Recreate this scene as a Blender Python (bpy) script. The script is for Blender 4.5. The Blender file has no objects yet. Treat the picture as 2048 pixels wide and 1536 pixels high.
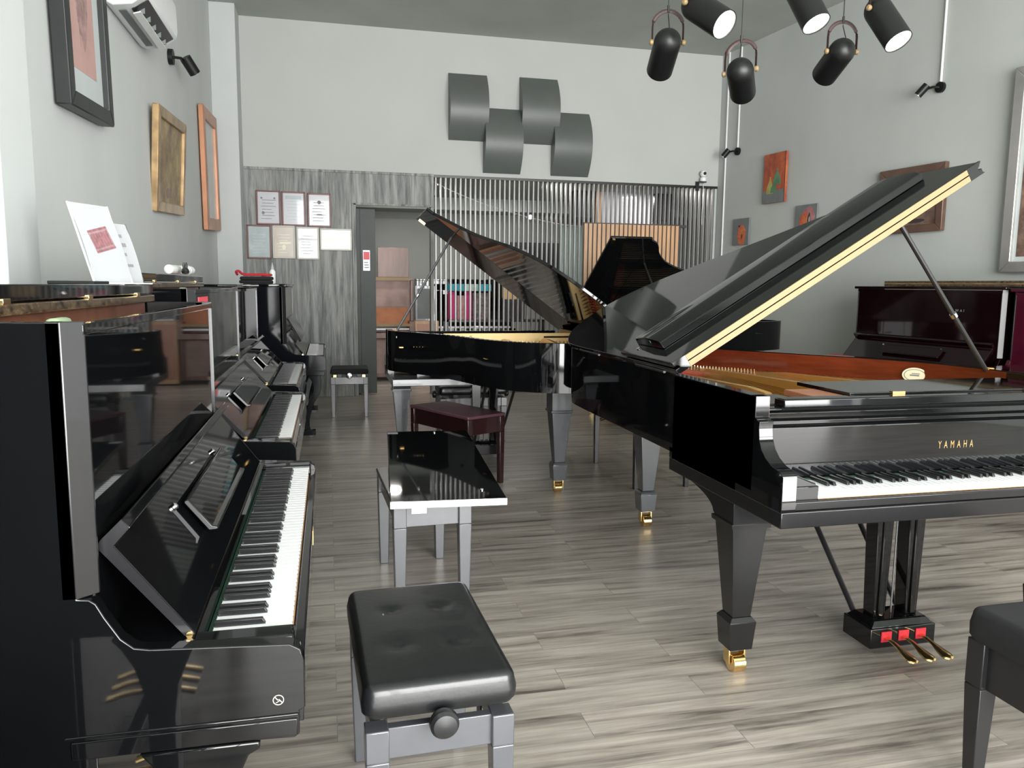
import bpy, bmesh, math, random
from mathutils import Vector, Matrix
C = bpy.context.scene.collection
S = bpy.context.scene
PI = math.pi
random.seed(7)

# ---------------------------------------------------------------- camera
cam_d = bpy.data.cameras.new('camera'); cam = bpy.data.objects.new('camera', cam_d); C.objects.link(cam)
cam_d.sensor_width = 36.0; cam_d.lens = 1553.5 / 2048 * 36; cam_d.clip_start = 0.02
_r = Vector((0.97353565, -0.228343, 0.00937069)); _u = Vector((0.01961001, 0.12431834, 0.99204859)); _f = Vector((0.2276923, 0.96561091, -0.12550614))
cam.matrix_world = Matrix(((_r.x, _u.x, -_f.x, 0), (_r.y, _u.y, -_f.y, 0), (_r.z, _u.z, -_f.z, 1.372), (0, 0, 0, 1)))
S.camera = cam
# ---------------------------------------------------------------- world, exposure
S.view_settings.view_transform = 'Standard'; S.view_settings.look = 'None'
S.view_settings.exposure = 0.62; S.view_settings.gamma = 1.0; S.view_settings.use_curve_mapping = False
W_ = bpy.data.worlds.new('sky'); S.world = W_; W_.use_nodes = True
W_.node_tree.nodes['Background'].inputs[0].default_value = (0.86, 0.93, 1.0, 1)
W_.node_tree.nodes['Background'].inputs[1].default_value = 1.2
# ---------------------------------------------------------------- daylight through the shop windows, unseen fill lamps added in the back room
def area(name, loc, rot, sx, sy, power, col=(1, 1, 1)):
    l = bpy.data.lights.new(name, 'AREA'); l.shape = 'RECTANGLE'; l.size = sx; l.size_y = sy; l.energy = power; l.color = col
    o = bpy.data.objects.new(name, l); C.objects.link(o); o.location = loc; o.rotation_euler = rot; return o
area('window_daylight', (2.4, -3.35, 1.85), (R90 := math.radians(90), 0, 0), 6.4, 3.6, 1050, (1.0, 0.995, 0.975))
def disc(name, loc, r, power, col):
    l = bpy.data.lights.new(name, 'AREA'); l.shape = 'DISK'; l.size = r; l.energy = power; l.color = col
    o = bpy.data.objects.new(name, l); C.objects.link(o); o.location = loc
for _x in (0.9, 2.7, 4.5):
    for _y in (10.5, 11.5): disc('back_room_fill', (_x, _y, 2.725), 0.22, 9, (1.0, 0.96, 0.9))  # unseen lamps added to brighten the back room

# ---------------------------------------------------------------- materials
def _new(name):
    m = bpy.data.materials.new(name); m.use_nodes = True
    nt = m.node_tree; return m, nt, nt.nodes['Principled BSDF']
def lin(c):
    return tuple((v / 255 / 12.92) if v / 255 <= 0.04045 else ((v / 255 + 0.055) / 1.055) ** 2.4 for v in c)
def mat(name, col, rough=0.5, metal=0.0, coat=0.0, spec=0.5, var=0.12, scale=6.0, bump=0.0, emit=None, es=0.0, stretch=(1, 1, 1)):
    """principled material, its colour varied by a noise"""
    m, nt, b = _new(name)
    c = lin(col) if max(col) > 1.0 else col
    tc = nt.nodes.new('ShaderNodeTexCoord'); mp = nt.nodes.new('ShaderNodeMapping'); mp.inputs['Scale'].default_value = stretch
    n = nt.nodes.new('ShaderNodeTexNoise'); n.inputs['Scale'].default_value = scale; n.inputs['Detail'].default_value = 4
    nt.links.new(tc.outputs['Object'], mp.inputs[0]); nt.links.new(mp.outputs[0], n.inputs['Vector'])
    r = nt.nodes.new('ShaderNodeValToRGB')
    r.color_ramp.elements[0].position = 0.3; r.color_ramp.elements[1].position = 0.7
    r.color_ramp.elements[0].color = tuple(v * (1 - var) for v in c) + (1,)
    r.color_ramp.elements[1].color = tuple(min(1, v * (1 + var)) for v in c) + (1,)
    nt.links.new(n.outputs['Fac'], r.inputs[0]); nt.links.new(r.outputs[0], b.inputs['Base Color'])
    b.inputs['Roughness'].default_value = rough; b.inputs['Metallic'].default_value = metal
    b.inputs['Coat Weight'].default_value = coat; b.inputs['Coat Roughness'].default_value = 0.03
    b.inputs['Specular IOR Level'].default_value = spec
    if emit: b.inputs['Emission Color'].default_value = emit + (1,); b.inputs['Emission Strength'].default_value = es
    if bump:
        bp = nt.nodes.new('ShaderNodeBump'); bp.inputs['Strength'].default_value = bump; bp.inputs['Distance'].default_value = 0.002
        nt.links.new(n.outputs['Fac'], bp.inputs['Height']); nt.links.new(bp.outputs[0], b.inputs['Normal'])
    return m
def floor_mat():
    m, nt, b = _new('grey_oak_planks')
    L = nt.links.new; N = nt.nodes.new
    tc = N('ShaderNodeTexCoord')
    br = N('ShaderNodeTexBrick'); br.offset = 0.37; br.inputs['Scale'].default_value = 1.0
    br.inputs['Brick Width'].default_value = 1.22; br.inputs['Row Height'].default_value = 0.15; br.inputs['Mortar Size'].default_value = 0.0016
    br.inputs['Mortar Smooth'].default_value = 0.4; br.inputs['Color1'].default_value = (0.15, 0.15, 0.15, 1); br.inputs['Color2'].default_value = (0.9, 0.9, 0.9, 1)
    L(tc.outputs['Object'], br.inputs['Vector'])
    mp = N('ShaderNodeMapping'); mp.inputs['Scale'].default_value = (0.9, 13, 1); L(tc.outputs['Object'], mp.inputs[0])
    # shift the grain from plank to plank
    ad = N('ShaderNodeVectorMath'); ad.operation = 'MULTIPLY_ADD'; ad.inputs[1].default_value = (7, 3, 5); L(br.outputs['Color'], ad.inputs[0]); L(mp.outputs[0], ad.inputs[2])
    n1 = N('ShaderNodeTexNoise'); n1.inputs['Scale'].default_value = 1.6; n1.inputs['Detail'].default_value = 6; n1.inputs['Roughness'].default_value = 0.62; n1.inputs['Distortion'].default_value = 0.35; L(ad.outputs[0], n1.inputs['Vector'])
    mp2 = N('ShaderNodeMapping'); mp2.inputs['Scale'].default_value = (3, 70, 1); L(tc.outputs['Object'], mp2.inputs[0])
    n2 = N('ShaderNodeTexNoise'); n2.inputs['Scale'].default_value = 1.5; n2.inputs['Detail'].default_value = 3; L(mp2.outputs[0], n2.inputs['Vector'])
    r1 = N('ShaderNodeValToRGB'); e = r1.color_ramp.elements
    e[0].position = 0.30; e[0].color = lin((92, 86, 80)) + (1,); e[1].position = 0.62; e[1].color = lin((176, 169, 159)) + (1,)
    e2 = e.new(0.45); e2.color = lin((148, 141, 132)) + (1,)
    L(n1.outputs['Fac'], r1.inputs[0])
    mx = N('ShaderNodeMix'); mx.data_type = 'RGBA'; mx.blend_type = 'MULTIPLY'; mx.inputs[0].default_value = 0.35
    L(r1.outputs[0], mx.inputs[6]); r2 = N('ShaderNodeValToRGB'); r2.color_ramp.elements[0].position = 0.3; r2.color_ramp.elements[0].color = (0.55, 0.54, 0.53, 1); r2.color_ramp.elements[1].position = 0.7
    L(n2.outputs['Fac'], r2.inputs[0]); L(r2.outputs[0], mx.inputs[7])
    mx2 = N('ShaderNodeMix'); mx2.data_type = 'RGBA'; mx2.blend_type = 'MULTIPLY'; mx2.inputs[0].default_value = 0.16
    L(mx.outputs[2], mx2.inputs[6]); L(br.outputs['Color'], mx2.inputs[7])
    mx3 = N('ShaderNodeMix'); mx3.data_type = 'RGBA'; mx3.inputs[7].default_value = (0.05, 0.045, 0.04, 1)
    mm = N('ShaderNodeMath'); mm.operation = 'MULTIPLY'; mm.inputs[1].default_value = 0.3; L(br.outputs['Fac'], mm.inputs[0]); L(mm.outputs[0], mx3.inputs[0])
    L(mx2.outputs[2], mx3.inputs[6]); L(mx3.outputs[2], b.inputs['Base Color'])
    mr = N('ShaderNodeMapRange'); mr.inputs[3].default_value = 0.24; mr.inputs[4].default_value = 0.37; L(n1.outputs['Fac'], mr.inputs[0]); L(mr.outputs[0], b.inputs['Roughness'])
    bp = N('ShaderNodeBump'); bp.inputs['Strength'].default_value = 0.12; bp.inputs['Distance'].default_value = 0.002; L(n2.outputs['Fac'], bp.inputs['Height']); L(bp.outputs[0], b.inputs['Normal'])
    return m
def streak_mat(name, dark, light, rough=0.55, sx=16, sz=1.1):
    m, nt, b = _new(name); L = nt.links.new; N = nt.nodes.new
    tc = N('ShaderNodeTexCoord'); mp = N('ShaderNodeMapping'); mp.inputs['Scale'].default_value = (sx, sx, sz); L(tc.outputs['Object'], mp.inputs[0])
    n = N('ShaderNodeTexNoise'); n.inputs['Scale'].default_value = 1.3; n.inputs['Detail'].default_value = 7; n.inputs['Roughness'].default_value = 0.68; n.inputs['Distortion'].default_value = 0.3; L(mp.outputs[0], n.inputs['Vector'])
    r = N('ShaderNodeValToRGB'); r.color_ramp.elements[0].position = 0.36; r.color_ramp.elements[1].position = 0.66
    r.color_ramp.elements[0].color = lin(dark) + (1,); r.color_ramp.elements[1].color = lin(light) + (1,)
    L(n.outputs['Fac'], r.inputs[0]); L(r.outputs[0], b.inputs['Base Color']); b.inputs['Roughness'].default_value = rough
    return m
M = {}
M['floor'] = floor_mat()
M['black'] = mat('polished_ebony_lacquer', (0.0035, 0.0037, 0.0042), 0.035, coat=0.0, var=0.05)
M['black_dull'] = mat('dull_ebony_lacquer', (0.004, 0.0045, 0.006), 0.08, spec=0.2, var=0.05)
M['blacksatin'] = mat('black_satin_paint', (0.012, 0.012, 0.013), 0.32, var=0.1)
M['case_satin'] = mat('shaded_ebony_lacquer', (0.006, 0.006, 0.0065), 0.2, var=0.1)  # darker copy of the leg lacquer, shade put into its colour
M['bench'] = mat('black_bench_lacquer', (0.052, 0.055, 0.062), 0.3, coat=0.5, spec=0.8, var=0.12, scale=9)  # lifted colour: window glare put in where grand legs and keybeds use it
M['leg_black'] = mat('satin_black_leg_lacquer', (0.010, 0.010, 0.0115), 0.27, coat=0.3, spec=0.6, var=0.08)
M['leather'] = mat('black_leatherette', (0.006, 0.0068, 0.0075), 0.34, coat=0.15, var=0.2, scale=60, bump=0.2)
M['velvet'] = mat('black_velvet', (0.006, 0.0065, 0.007), 0.9, var=0.2, scale=40)
M['white_key'] = mat('white_key_acrylic', (0.82, 0.83, 0.84), 0.18, coat=0.3, var=0.01)
M['black_key'] = mat('black_key_ebony', (0.012, 0.012, 0.013), 0.2, var=0.1)
M['brass'] = mat('polished_brass', (0.83, 0.6, 0.28), 0.2, metal=1.0, var=0.06, scale=30)
M['brass_pale'] = mat('brushed_pale_brass', (0.24, 0.165, 0.08), 0.55, metal=0.2, var=0.04, scale=30)
M['chrome'] = mat('chrome', (0.78, 0.78, 0.8), 0.14, metal=1.0, var=0.03)
M['gold'] = mat('gold_painted_iron', (0.72, 0.43, 0.12), 0.3, metal=0.55, coat=0.3, var=0.06, scale=12)
M['flange'] = mat('brightened_gold_flange', (0.9, 0.66, 0.3), 0.45, metal=0.1, var=0.05)  # plate gold lifted in colour to brighten it and its lid reflection
M['mahogany'] = mat('mahogany_veneer', (0.10, 0.016, 0.006), 0.22, coat=0.5, var=0.22, scale=4, stretch=(2, 2, 14))
M['maroon'] = mat('dark_red_mahogany_lacquer', (0.006, 0.0015, 0.002), 0.06, coat=0.0, var=0.2)
M['maroon2'] = mat('wine_red_lacquer', (0.05, 0.004, 0.013), 0.14, coat=0.1, var=0.2)
M['felt_red'] = mat('red_felt', (0.45, 0.02, 0.03), 0.95, var=0.15, scale=80)
M['felt_green'] = mat('green_felt', (0.01, 0.045, 0.028), 0.95, var=0.15, scale=80)
M['felt_pale'] = mat('pale_green_felt', (0.25, 0.33, 0.2), 0.95, var=0.1)
M['action'] = mat('brown_action_wood', (0.36, 0.17, 0.075), 0.35, var=0.25, scale=5, stretch=(1, 9, 9))
M['orn'] = streak_mat('lid_reflection_and_board', (30, 24, 20), (104, 88, 66), 0.25, 26, 60)  # brown streaks: room reflection painted on lid edges, wood on the board
M['wall_white'] = mat('white_wall_paint', (0.43, 0.435, 0.42), 0.85, var=0.025, scale=1.2)
M['wall_left'] = mat('pale_grey_wall_paint', (0.56, 0.58, 0.57), 0.8, var=0.04, scale=1.6, stretch=(1, 1, 0.4))
M['wall_right'] = mat('grey_wall_paint', (0.45, 0.47, 0.452), 0.8, var=0.05, scale=1.2)
M['ceiling'] = mat('dark_grey_ceiling_paint', (0.37, 0.40, 0.37), 0.8, var=0.06, scale=1.5)
M['pillar'] = mat('light_pillar_paint', (0.47, 0.49, 0.485), 0.8, var=0.03, scale=2)
M['panel'] = streak_mat('distressed_grey_boards', (72, 76, 74), (150, 150, 146))
M['slat'] = mat('grey_metal_slat', (0.25, 0.25, 0.245), 0.38, metal=0.3, var=0.15, scale=4, stretch=(4, 4, 0.6))
M['door'] = mat('dark_grey_door_paint', (0.06, 0.067, 0.065), 0.6, var=0.08)
M['art_grey'] = mat('sculpture_grey_paint', (0.09, 0.10, 0.093), 0.42, var=0.05, scale=3)
M['backwall'] = mat('back_room_grey_paint', (0.27, 0.28, 0.265), 0.8, var=0.04, scale=2)
M['white_plastic'] = mat('white_plastic', (0.72, 0.74, 0.73), 0.35, var=0.02)
M['dark_plastic'] = mat('black_plastic', (0.012, 0.012, 0.013), 0.3, var=0.1)
M['paper'] = mat('white_paper', (0.36, 0.37, 0.385), 0.7, var=0.03, scale=3)
M['ink_grey'] = mat('grey_print', (0.2, 0.205, 0.21), 0.8, var=0.1)
M['ink_pale'] = mat('pale_red_stamp_fill', (0.26, 0.17, 0.18), 0.8, var=0.2, scale=70)
M['ink_red'] = mat('faded_red_stamp', (0.22, 0.09, 0.10), 0.8, var=0.25, scale=70)
M['red'] = mat('red_print', (0.72, 0.08, 0.1), 0.5, var=0.06)
M['walnut'] = mat('walnut_veneer', (0.13, 0.05, 0.03), 0.35, var=0.3, scale=3, stretch=(6, 6, 0.8))
M['oak'] = mat('light_wood', (0.52, 0.31, 0.17), 0.4, var=0.2, scale=3, stretch=(8, 8, 0.7))
M['copper_wood'] = mat('copper_brown_wood', (0.36, 0.14, 0.07), 0.3, var=0.15, scale=8)
M['old_wood'] = mat('pinkish_bare_wood', (0.33, 0.22, 0.19), 0.6, var=0.3, scale=4)
M['leather_brown'] = mat('brown_leather_strap', (0.03, 0.011, 0.009), 0.5, var=0.2, scale=20)
M['lamp_black'] = mat('matt_black_lamp_shell', (0.005, 0.0055, 0.0055), 0.42, spec=0.35, var=0.1)
M['lamp_glow'] = mat('lit_reflector', (0.9, 0.9, 0.88), 0.5, var=0.01, emit=(1.0, 0.99, 0.95), es=2.2)
M['bulb'] = mat('lit_bulb', (1, 1, 1), 0.4, var=0.01, emit=(1.0, 0.97, 0.9), es=14)
M['gold_frame'] = mat('aged_gilt_frame', (0.36, 0.24, 0.12), 0.35, metal=0.5, var=0.35, scale=9)
M['copper_frame'] = mat('copper_brown_frame', (0.42, 0.19, 0.1), 0.35, metal=0.25, var=0.15, scale=5)
M['silver_frame'] = mat('silver_frame', (0.62, 0.6, 0.58), 0.25, metal=0.8, var=0.1)
M['brown_frame'] = mat('dark_brown_frame', (0.13, 0.075, 0.055), 0.3, metal=0.2, var=0.2)
M['black_frame'] = mat('black_frame', (0.018, 0.02, 0.02), 0.45, var=0.15)
M['mount'] = mat('grey_white_mount', (0.5, 0.54, 0.54), 0.7, var=0.03)
M['pink'] = mat('dusty_pink_print', (0.5, 0.31, 0.28), 0.7, var=0.08, scale=6)
M['pinkdark'] = mat('brown_pencil_drawing', (0.33, 0.21, 0.2), 0.8, var=0.3, scale=25)
M['parchment'] = streak_mat('gold_brown_relief', (112, 92, 72), (172, 152, 110), 0.5, 4, 4)
M['mirror'] = mat('pale_grey_picture', (0.42, 0.45, 0.44), 0.25, var=0.05)
M['orange'] = streak_mat('orange_red_paint', (140, 58, 42), (190, 98, 55), 0.5, 5, 3)
M['orange2'] = streak_mat('ochre_pink_paint', (175, 70, 45), (205, 130, 85), 0.5, 12, 9)
M['pinkpaint'] = streak_mat('rose_paint', (150, 90, 100), (180, 130, 130), 0.5, 9, 9)
M['canvas_grey'] = mat('grey_canvas', (0.15, 0.165, 0.165), 0.7, var=0.1, scale=8)
M['green_paint'] = mat('sea_green_paint', (0.09, 0.2, 0.1), 0.5, var=0.2, scale=12)
M['yellow_paint'] = mat('olive_yellow_paint', (0.36, 0.34, 0.1), 0.5, var=0.2, scale=12)
M['dark_paint'] = mat('dark_brown_paint', (0.04, 0.03, 0.03), 0.5, var=0.2, scale=12)
M['brown_art'] = streak_mat('brown_still_life', (86, 66, 58), (140, 115, 100), 0.4, 5, 5)
M['teal'] = mat('teal_cardboard', (0.03, 0.28, 0.36), 0.6, var=0.1)
M['magenta'] = mat('magenta_cloth', (0.5, 0.03, 0.16), 0.7, var=0.1)
M['yellow_box'] = mat('tan_cardboard', (0.62, 0.4, 0.17), 0.7, var=0.1)
M['glass_green'] = mat('pale_green_glass', (0.33, 0.43, 0.4), 0.12, var=0.1)
M['colour_mix'] = mat('mixed_printed_paper', (0.16, 0.13, 0.13), 0.7, var=0.7, scale=22)
M['cert_cream'] = mat('cream_certificate', (0.44, 0.37, 0.31), 0.25, coat=0.4, var=0.12, scale=7)
M['cert_white'] = mat('white_certificate', (0.42, 0.42, 0.45), 0.25, coat=0.4, var=0.04, scale=7)
M['cert_blue'] = mat('pale_blue_certificate', (0.28, 0.34, 0.35), 0.25, coat=0.4, var=0.1, scale=7)
M['cert_yellow'] = mat('pale_yellow_certificate', (0.6, 0.6, 0.42), 0.25, coat=0.4, var=0.14, scale=5)
M['cert_frame'] = mat('reddish_brown_frame', (0.13, 0.03, 0.028), 0.35, var=0.15)
M['cert_frame_w'] = mat('white_silver_frame', (0.46, 0.44, 0.39), 0.35, var=0.05)
M['brown_bench'] = mat('maroon_vinyl', (0.075, 0.032, 0.042), 0.3, var=0.15, scale=5)
M['brown_bench_wood'] = mat('maroon_brown_lacquer', (0.018, 0.006, 0.007), 0.15, coat=0.4, var=0.2)
M['sticker'] = mat('ivory_sticker', (0.75, 0.7, 0.5), 0.5, var=0.05)
M['glass_clear'] = mat('clear_acrylic', (0.85, 0.88, 0.9), 0.06, var=0.01)
M['glass_clear'].node_tree.nodes['Principled BSDF'].inputs['Transmission Weight'].default_value = 1.0

# ---------------------------------------------------------------- mesh builder
class MB:
    def __init__(s): s.bm = bmesh.new(); s.mi = 0
    def m(s, i): s.mi = i; return s
    def _faces(s, vs, fs):
        bv = [s.bm.verts.new(v) for v in vs]
        for f in fs:
            try: fc = s.bm.faces.new([bv[i] for i in f]); fc.material_index = s.mi
            except ValueError: pass
        return s
    def box(s, x0, x1, y0, y1, z0, z1):
        return s._faces([(x0, y0, z0), (x1, y0, z0), (x1, y1, z0), (x0, y1, z0), (x0, y0, z1), (x1, y0, z1), (x1, y1, z1), (x0, y1, z1)],
                        [(0, 3, 2, 1), (4, 5, 6, 7), (0, 1, 5, 4), (1, 2, 6, 5), (2, 3, 7, 6), (3, 0, 4, 7)])
    def prism(s, pts, axis, a, b):
        """extrude a 2-D outline: axis z takes (x,y), axis x takes (y,z), axis y takes (x,z)"""
        f = {'z': lambda p, t: (p[0], p[1], t), 'x': lambda p, t: (t, p[0], p[1]), 'y': lambda p, t: (p[0], t, p[1])}[axis]
        n = len(pts); vs = [f(p, a) for p in pts] + [f(p, b) for p in pts]
        return s._faces(vs, [tuple(range(n))[::-1], tuple(range(n, 2 * n))] + [(i, (i + 1) % n, n + (i + 1) % n, n + i) for i in range(n)])
    def ring(s, outer, inner, z0, z1):
        n = len(outer); vs = [(p[0], p[1], z0) for p in outer] + [(p[0], p[1], z1) for p in outer] + [(p[0], p[1], z0) for p in inner] + [(p[0], p[1], z1) for p in inner]
        fs = []
        for i in range(n - 1):
            j = i + 1
            fs += [(i, j, n + j, n + i), (n + i, n + j, 3 * n + j, 3 * n + i), (3 * n + i, 3 * n + j, 2 * n + j, 2 * n + i), (2 * n + i, 2 * n + j, j, i)]
        fs += [(0, n, 3 * n, 2 * n), (n - 1, 3 * n - 1, 4 * n - 1, 2 * n - 1)]
        return s._faces(vs, fs)
    def frustum(s, cx, cy, z0, w0, d0, z1, w1, d1, dx=0, dy=0):
        a = [(cx - w0 / 2, cy - d0 / 2, z0), (cx + w0 / 2, cy - d0 / 2, z0), (cx + w0 / 2, cy + d0 / 2, z0), (cx - w0 / 2, cy + d0 / 2, z0)]
        cx += dx; cy += dy
        b = [(cx - w1 / 2, cy - d1 / 2, z1), (cx + w1 / 2, cy - d1 / 2, z1), (cx + w1 / 2, cy + d1 / 2, z1), (cx - w1 / 2, cy + d1 / 2, z1)]
        return s._faces(a + b, [(0, 3, 2, 1), (4, 5, 6, 7), (0, 1, 5, 4), (1, 2, 6, 5), (2, 3, 7, 6), (3, 0, 4, 7)])
    def tube(s, pts, r, n=10, flat=None):
        pts = [Vector(p) for p in pts]; rings = []
        for i, p in enumerate(pts):
            t = (pts[min(i + 1, len(pts) - 1)] - pts[max(i - 1, 0)]).normalized()
            up = Vector((0, 0, 1)) if abs(t.z) < 0.95 else Vector((0, 1, 0))
            a = t.cross(up).normalized(); b = a.cross(t).normalized(); rr = r[i] if isinstance(r, (list, tuple)) else r
            fa, fb = flat or (1, 1)
            rings.append([p + rr * (fa * math.cos(2 * PI * k / n) * a + fb * math.sin(2 * PI * k / n) * b) for k in range(n)])
        vs = [v for q in rings for v in q]; fs = [tuple(range(n)), tuple(range((len(pts) - 1) * n, len(pts) * n))[::-1]]
        for i in range(len(pts) - 1):
            for k in range(n): fs.append((i * n + k, (i + 1) * n + k, (i + 1) * n + (k + 1) % n, i * n + (k + 1) % n))
        return s._faces(vs, fs)
    def cyl(s, p0, p1, r0, r1=None, n=16): return s.tube([p0, p1], [r0, r0 if r1 is None else r1], n)
    def lathe(s, prof, o=(0, 0, 0), d=(0, 0, 1), n=24):
        d = Vector(d).normalized(); up = Vector((0, 0, 1)) if abs(d.z) < 0.95 else Vector((0, 1, 0))
        a = d.cross(up).normalized(); b = a.cross(d).normalized(); o = Vector(o)
        vs = [o + d * h + max(r, 1e-4) * (math.cos(2 * PI * k / n) * a + math.sin(2 * PI * k / n) * b) for r, h in prof for k in range(n)]
        fs = []
        for i in range(len(prof) - 1):
            for k in range(n): fs.append((i * n + k, i * n + (k + 1) % n, (i + 1) * n + (k + 1) % n, (i + 1) * n + k))
        fs += [tuple(range(n))[::-1], tuple(range((len(prof) - 1) * n, len(prof) * n))]
        return s._faces(vs, fs)
    def build(s, name, mats, parent=None, bevel=0.0, seg=2, loc=None, rot=None):
        bmesh.ops.recalc_face_normals(s.bm, faces=s.bm.faces)
        me = bpy.data.meshes.new(name); s.bm.to_mesh(me); s.bm.free()
        for mm in (mats if isinstance(mats, (list, tuple)) else [mats]): me.materials.append(M[mm] if isinstance(mm, str) else mm)
        me.polygons.foreach_set('use_smooth', [True] * len(me.polygons)); me.set_sharp_from_angle(angle=math.radians(32))
        o = bpy.data.objects.new(name, me); C.objects.link(o)
        if parent: o.parent = parent
        if loc: o.location = loc
        if rot: o.rotation_euler = rot
        if bevel:
            md = o.modifiers.new('Bevel', 'BEVEL'); md.width = bevel; md.segments = seg; md.limit_method = 'ANGLE'; md.angle_limit = math.radians(40)
        return o
def thing(name, label, cat, loc=(0, 0, 0), rotz=0.0, group=None, rot=None):
    o = bpy.data.objects.new(name, None); C.objects.link(o); o.empty_display_size = 0.05
    o.location = loc; o.rotation_euler = rot or (0, 0, rotz); o['label'] = label; o['category'] = cat
    if group: o['group'] = group
    return o
def tag(o, label, cat, group=None, kind=None):
    o['label'] = label; o['category'] = cat
    if group: o['group'] = group
    if kind: o['kind'] = kind
    return o
def struct(o): o['kind'] = 'structure'; return o
def copy_tree(o, parent=None):
    c = o.copy(); C.objects.link(c)
    if parent: c.parent = parent
    for ch in [q for q in bpy.data.objects if q.parent == o]: copy_tree(ch, c)
    return c
def text(name, body, size, m, parent, loc, rot, ext=0.0006, spacing=1.0, sx=1.0):
    cu = bpy.data.curves.new(name, 'FONT'); cu.body = body; cu.size = size; cu.extrude = ext; cu.align_x = 'CENTER'; cu.align_y = 'CENTER'; cu.space_character = spacing
    t = bpy.data.objects.new(name, cu); C.objects.link(t)
    dg = bpy.context.evaluated_depsgraph_get(); me = bpy.data.meshes.new_from_object(t.evaluated_get(dg))
    C.objects.unlink(t); bpy.data.objects.remove(t); bpy.data.curves.remove(cu)
    me.name = name; me.materials.clear(); me.materials.append(M[m])
    for v in me.vertices: v.co.x *= sx
    o = bpy.data.objects.new(name, me); C.objects.link(o); o.parent = parent; o.location = loc; o.rotation_euler = rot
    return o
def catmull(ctrl, n=10):
    out = []
    for i in range(len(ctrl) - 1):
        p0, p1, p2, p3 = ctrl[max(i - 1, 0)], ctrl[i], ctrl[i + 1], ctrl[min(i + 2, len(ctrl) - 1)]
        for k in range(n):
            t = k / n
            out.append(tuple(0.5 * (2 * p1[j] + (p2[j] - p0[j]) * t + (2 * p0[j] - 5 * p1[j] + 4 * p2[j] - p3[j]) * t * t + (3 * p1[j] - p0[j] - 3 * p2[j] + p3[j]) * t ** 3) for j in range(len(p1))))
    out.append(tuple(ctrl[-1])); return out
def inset(pts, d):
    """offset an open outline to its right-hand side (towards the inside of a clockwise outline)"""
    out = []
    for i, p in enumerate(pts):
        a = pts[max(i - 1, 0)]; b = pts[min(i + 1, len(pts) - 1)]
        tx, ty = b[0] - a[0], b[1] - a[1]; l = math.hypot(tx, ty) or 1
        out.append((p[0] + ty / l * d, p[1] - tx / l * d))
    return out

# ================================================================ THE ROOM
CX, CY, TW = 5.079, 9.70, math.radians(7.1)
RH = 4.375
def rw(s, off=0.0, z=0.0):
    """a point on the right-hand wall: s metres from the far corner towards the street, off metres into the room"""
    return (CX + s * math.sin(TW) - off * math.cos(TW), CY - s * math.cos(TW) - off * math.sin(TW), z)
RROT = math.radians(-90 + 7.1)
def slab(name, pts, z0, z1, m): return struct(MB().prism(pts, 'z', z0, z1).build(name, m))
slab('floor', [(-1.6, -3.3), (7.0, -3.3), (7.0, 13.3), (-1.6, 13.3)], -0.1, 0.0, 'floor')
slab('ceiling', [(-1.4, -3.3), (6.95, -3.3), (6.95, 9.9), (-1.4, 9.9)], RH, RH + 0.1, 'ceiling')
struct(MB().box(-1.35, -1.2, -3.3, 9.9, 0, RH).build('wall_left', 'wall_left'))
a, b = rw(0.0), rw(13.1); a2, b2 = rw(0.0, -0.15), rw(13.1, -0.15)
slab('wall_right', [a[:2], a2[:2], b2[:2], b[:2]], 0, RH, 'wall_right')
struct(MB().box(-1.2, 5.2, 9.70, 9.85, 2.71, RH).build('wall_back', 'wall_white'))
# lower back wall: boarded panels left of the doorway and over it
struct(MB().box(-1.2, 0.29, 9.70, 9.84, 0, 2.708).box(0.29, 1.24, 9.70, 9.84, 2.335, 2.708).box(1.24, 1.28, 9.70, 9.84, 0, 2.708).build('wall_back_panelling', 'panel', bevel=0.003))
struct(MB().box(0.285, 0.293, 9.692, 9.70, 2.335, 2.708).box(-1.2, 1.28, 9.69, 9.70, 2.685, 2.715).box(0.31, 1.27, 9.685, 9.70, 2.318, 2.34).box(0.29, 0.34, 9.685, 9.86, 0, 2.335).build('trim_1', 'panel', bevel=0.002))
struct(MB().box(-1.2, -0.93, 9.30, 9.70, 0, RH).build('wall_left_pillar', 'pillar', bevel=0.006))
struct(MB().box(-1.2, -0.905, 2.55, 2.83, 0, RH).build('wall_left_near_pillar', 'pillar', bevel=0.01))
# street front behind the camera: a low sill, a header and posts between the panes
f = MB().box(-1.35, 6.8, -3.15, -3.0, 0, 0.06).box(-1.35, 6.8, -3.15, -3.0, 3.65, RH)
f.box(-1.35, -0.9, -3.15, -3.0, 0, RH).box(5.75, 6.9, -3.15, -3.0, 0, RH)
struct(f.build('wall_front', 'wall_left'))
f = MB()
for x in (0.75, 2.4, 4.05): f.box(x - 0.035, x + 0.035, -3.12, -3.02, 0.06, 3.65)
f.box(-0.9, 5.75, -3.12, -3.02, 2.55, 2.61)
struct(f.build('window_1', 'blacksatin'))
# the back room behind the partition
struct(MB().box(-0.3, 6.4, 13.0, 13.12, 0, 2.75).box(-0.42, -0.3, 9.85, 13.12, 0, 2.75).box(6.4, 6.5, 9.85, 13.12, 0, 2.75).build('wall_back_room', 'backwall'))
struct(MB().box(-0.4, 6.5, 9.85, 13.1, 2.74, 2.8).box(-0.4, 6.5, 12.4, 13.0, 2.55, 2.74).build('ceiling_back_room', 'ceiling'))
struct(MB().box(5.05, 6.5, 9.72, 9.85, 0, 2.71).build('wall_back_return', 'wall_right'))
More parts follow.
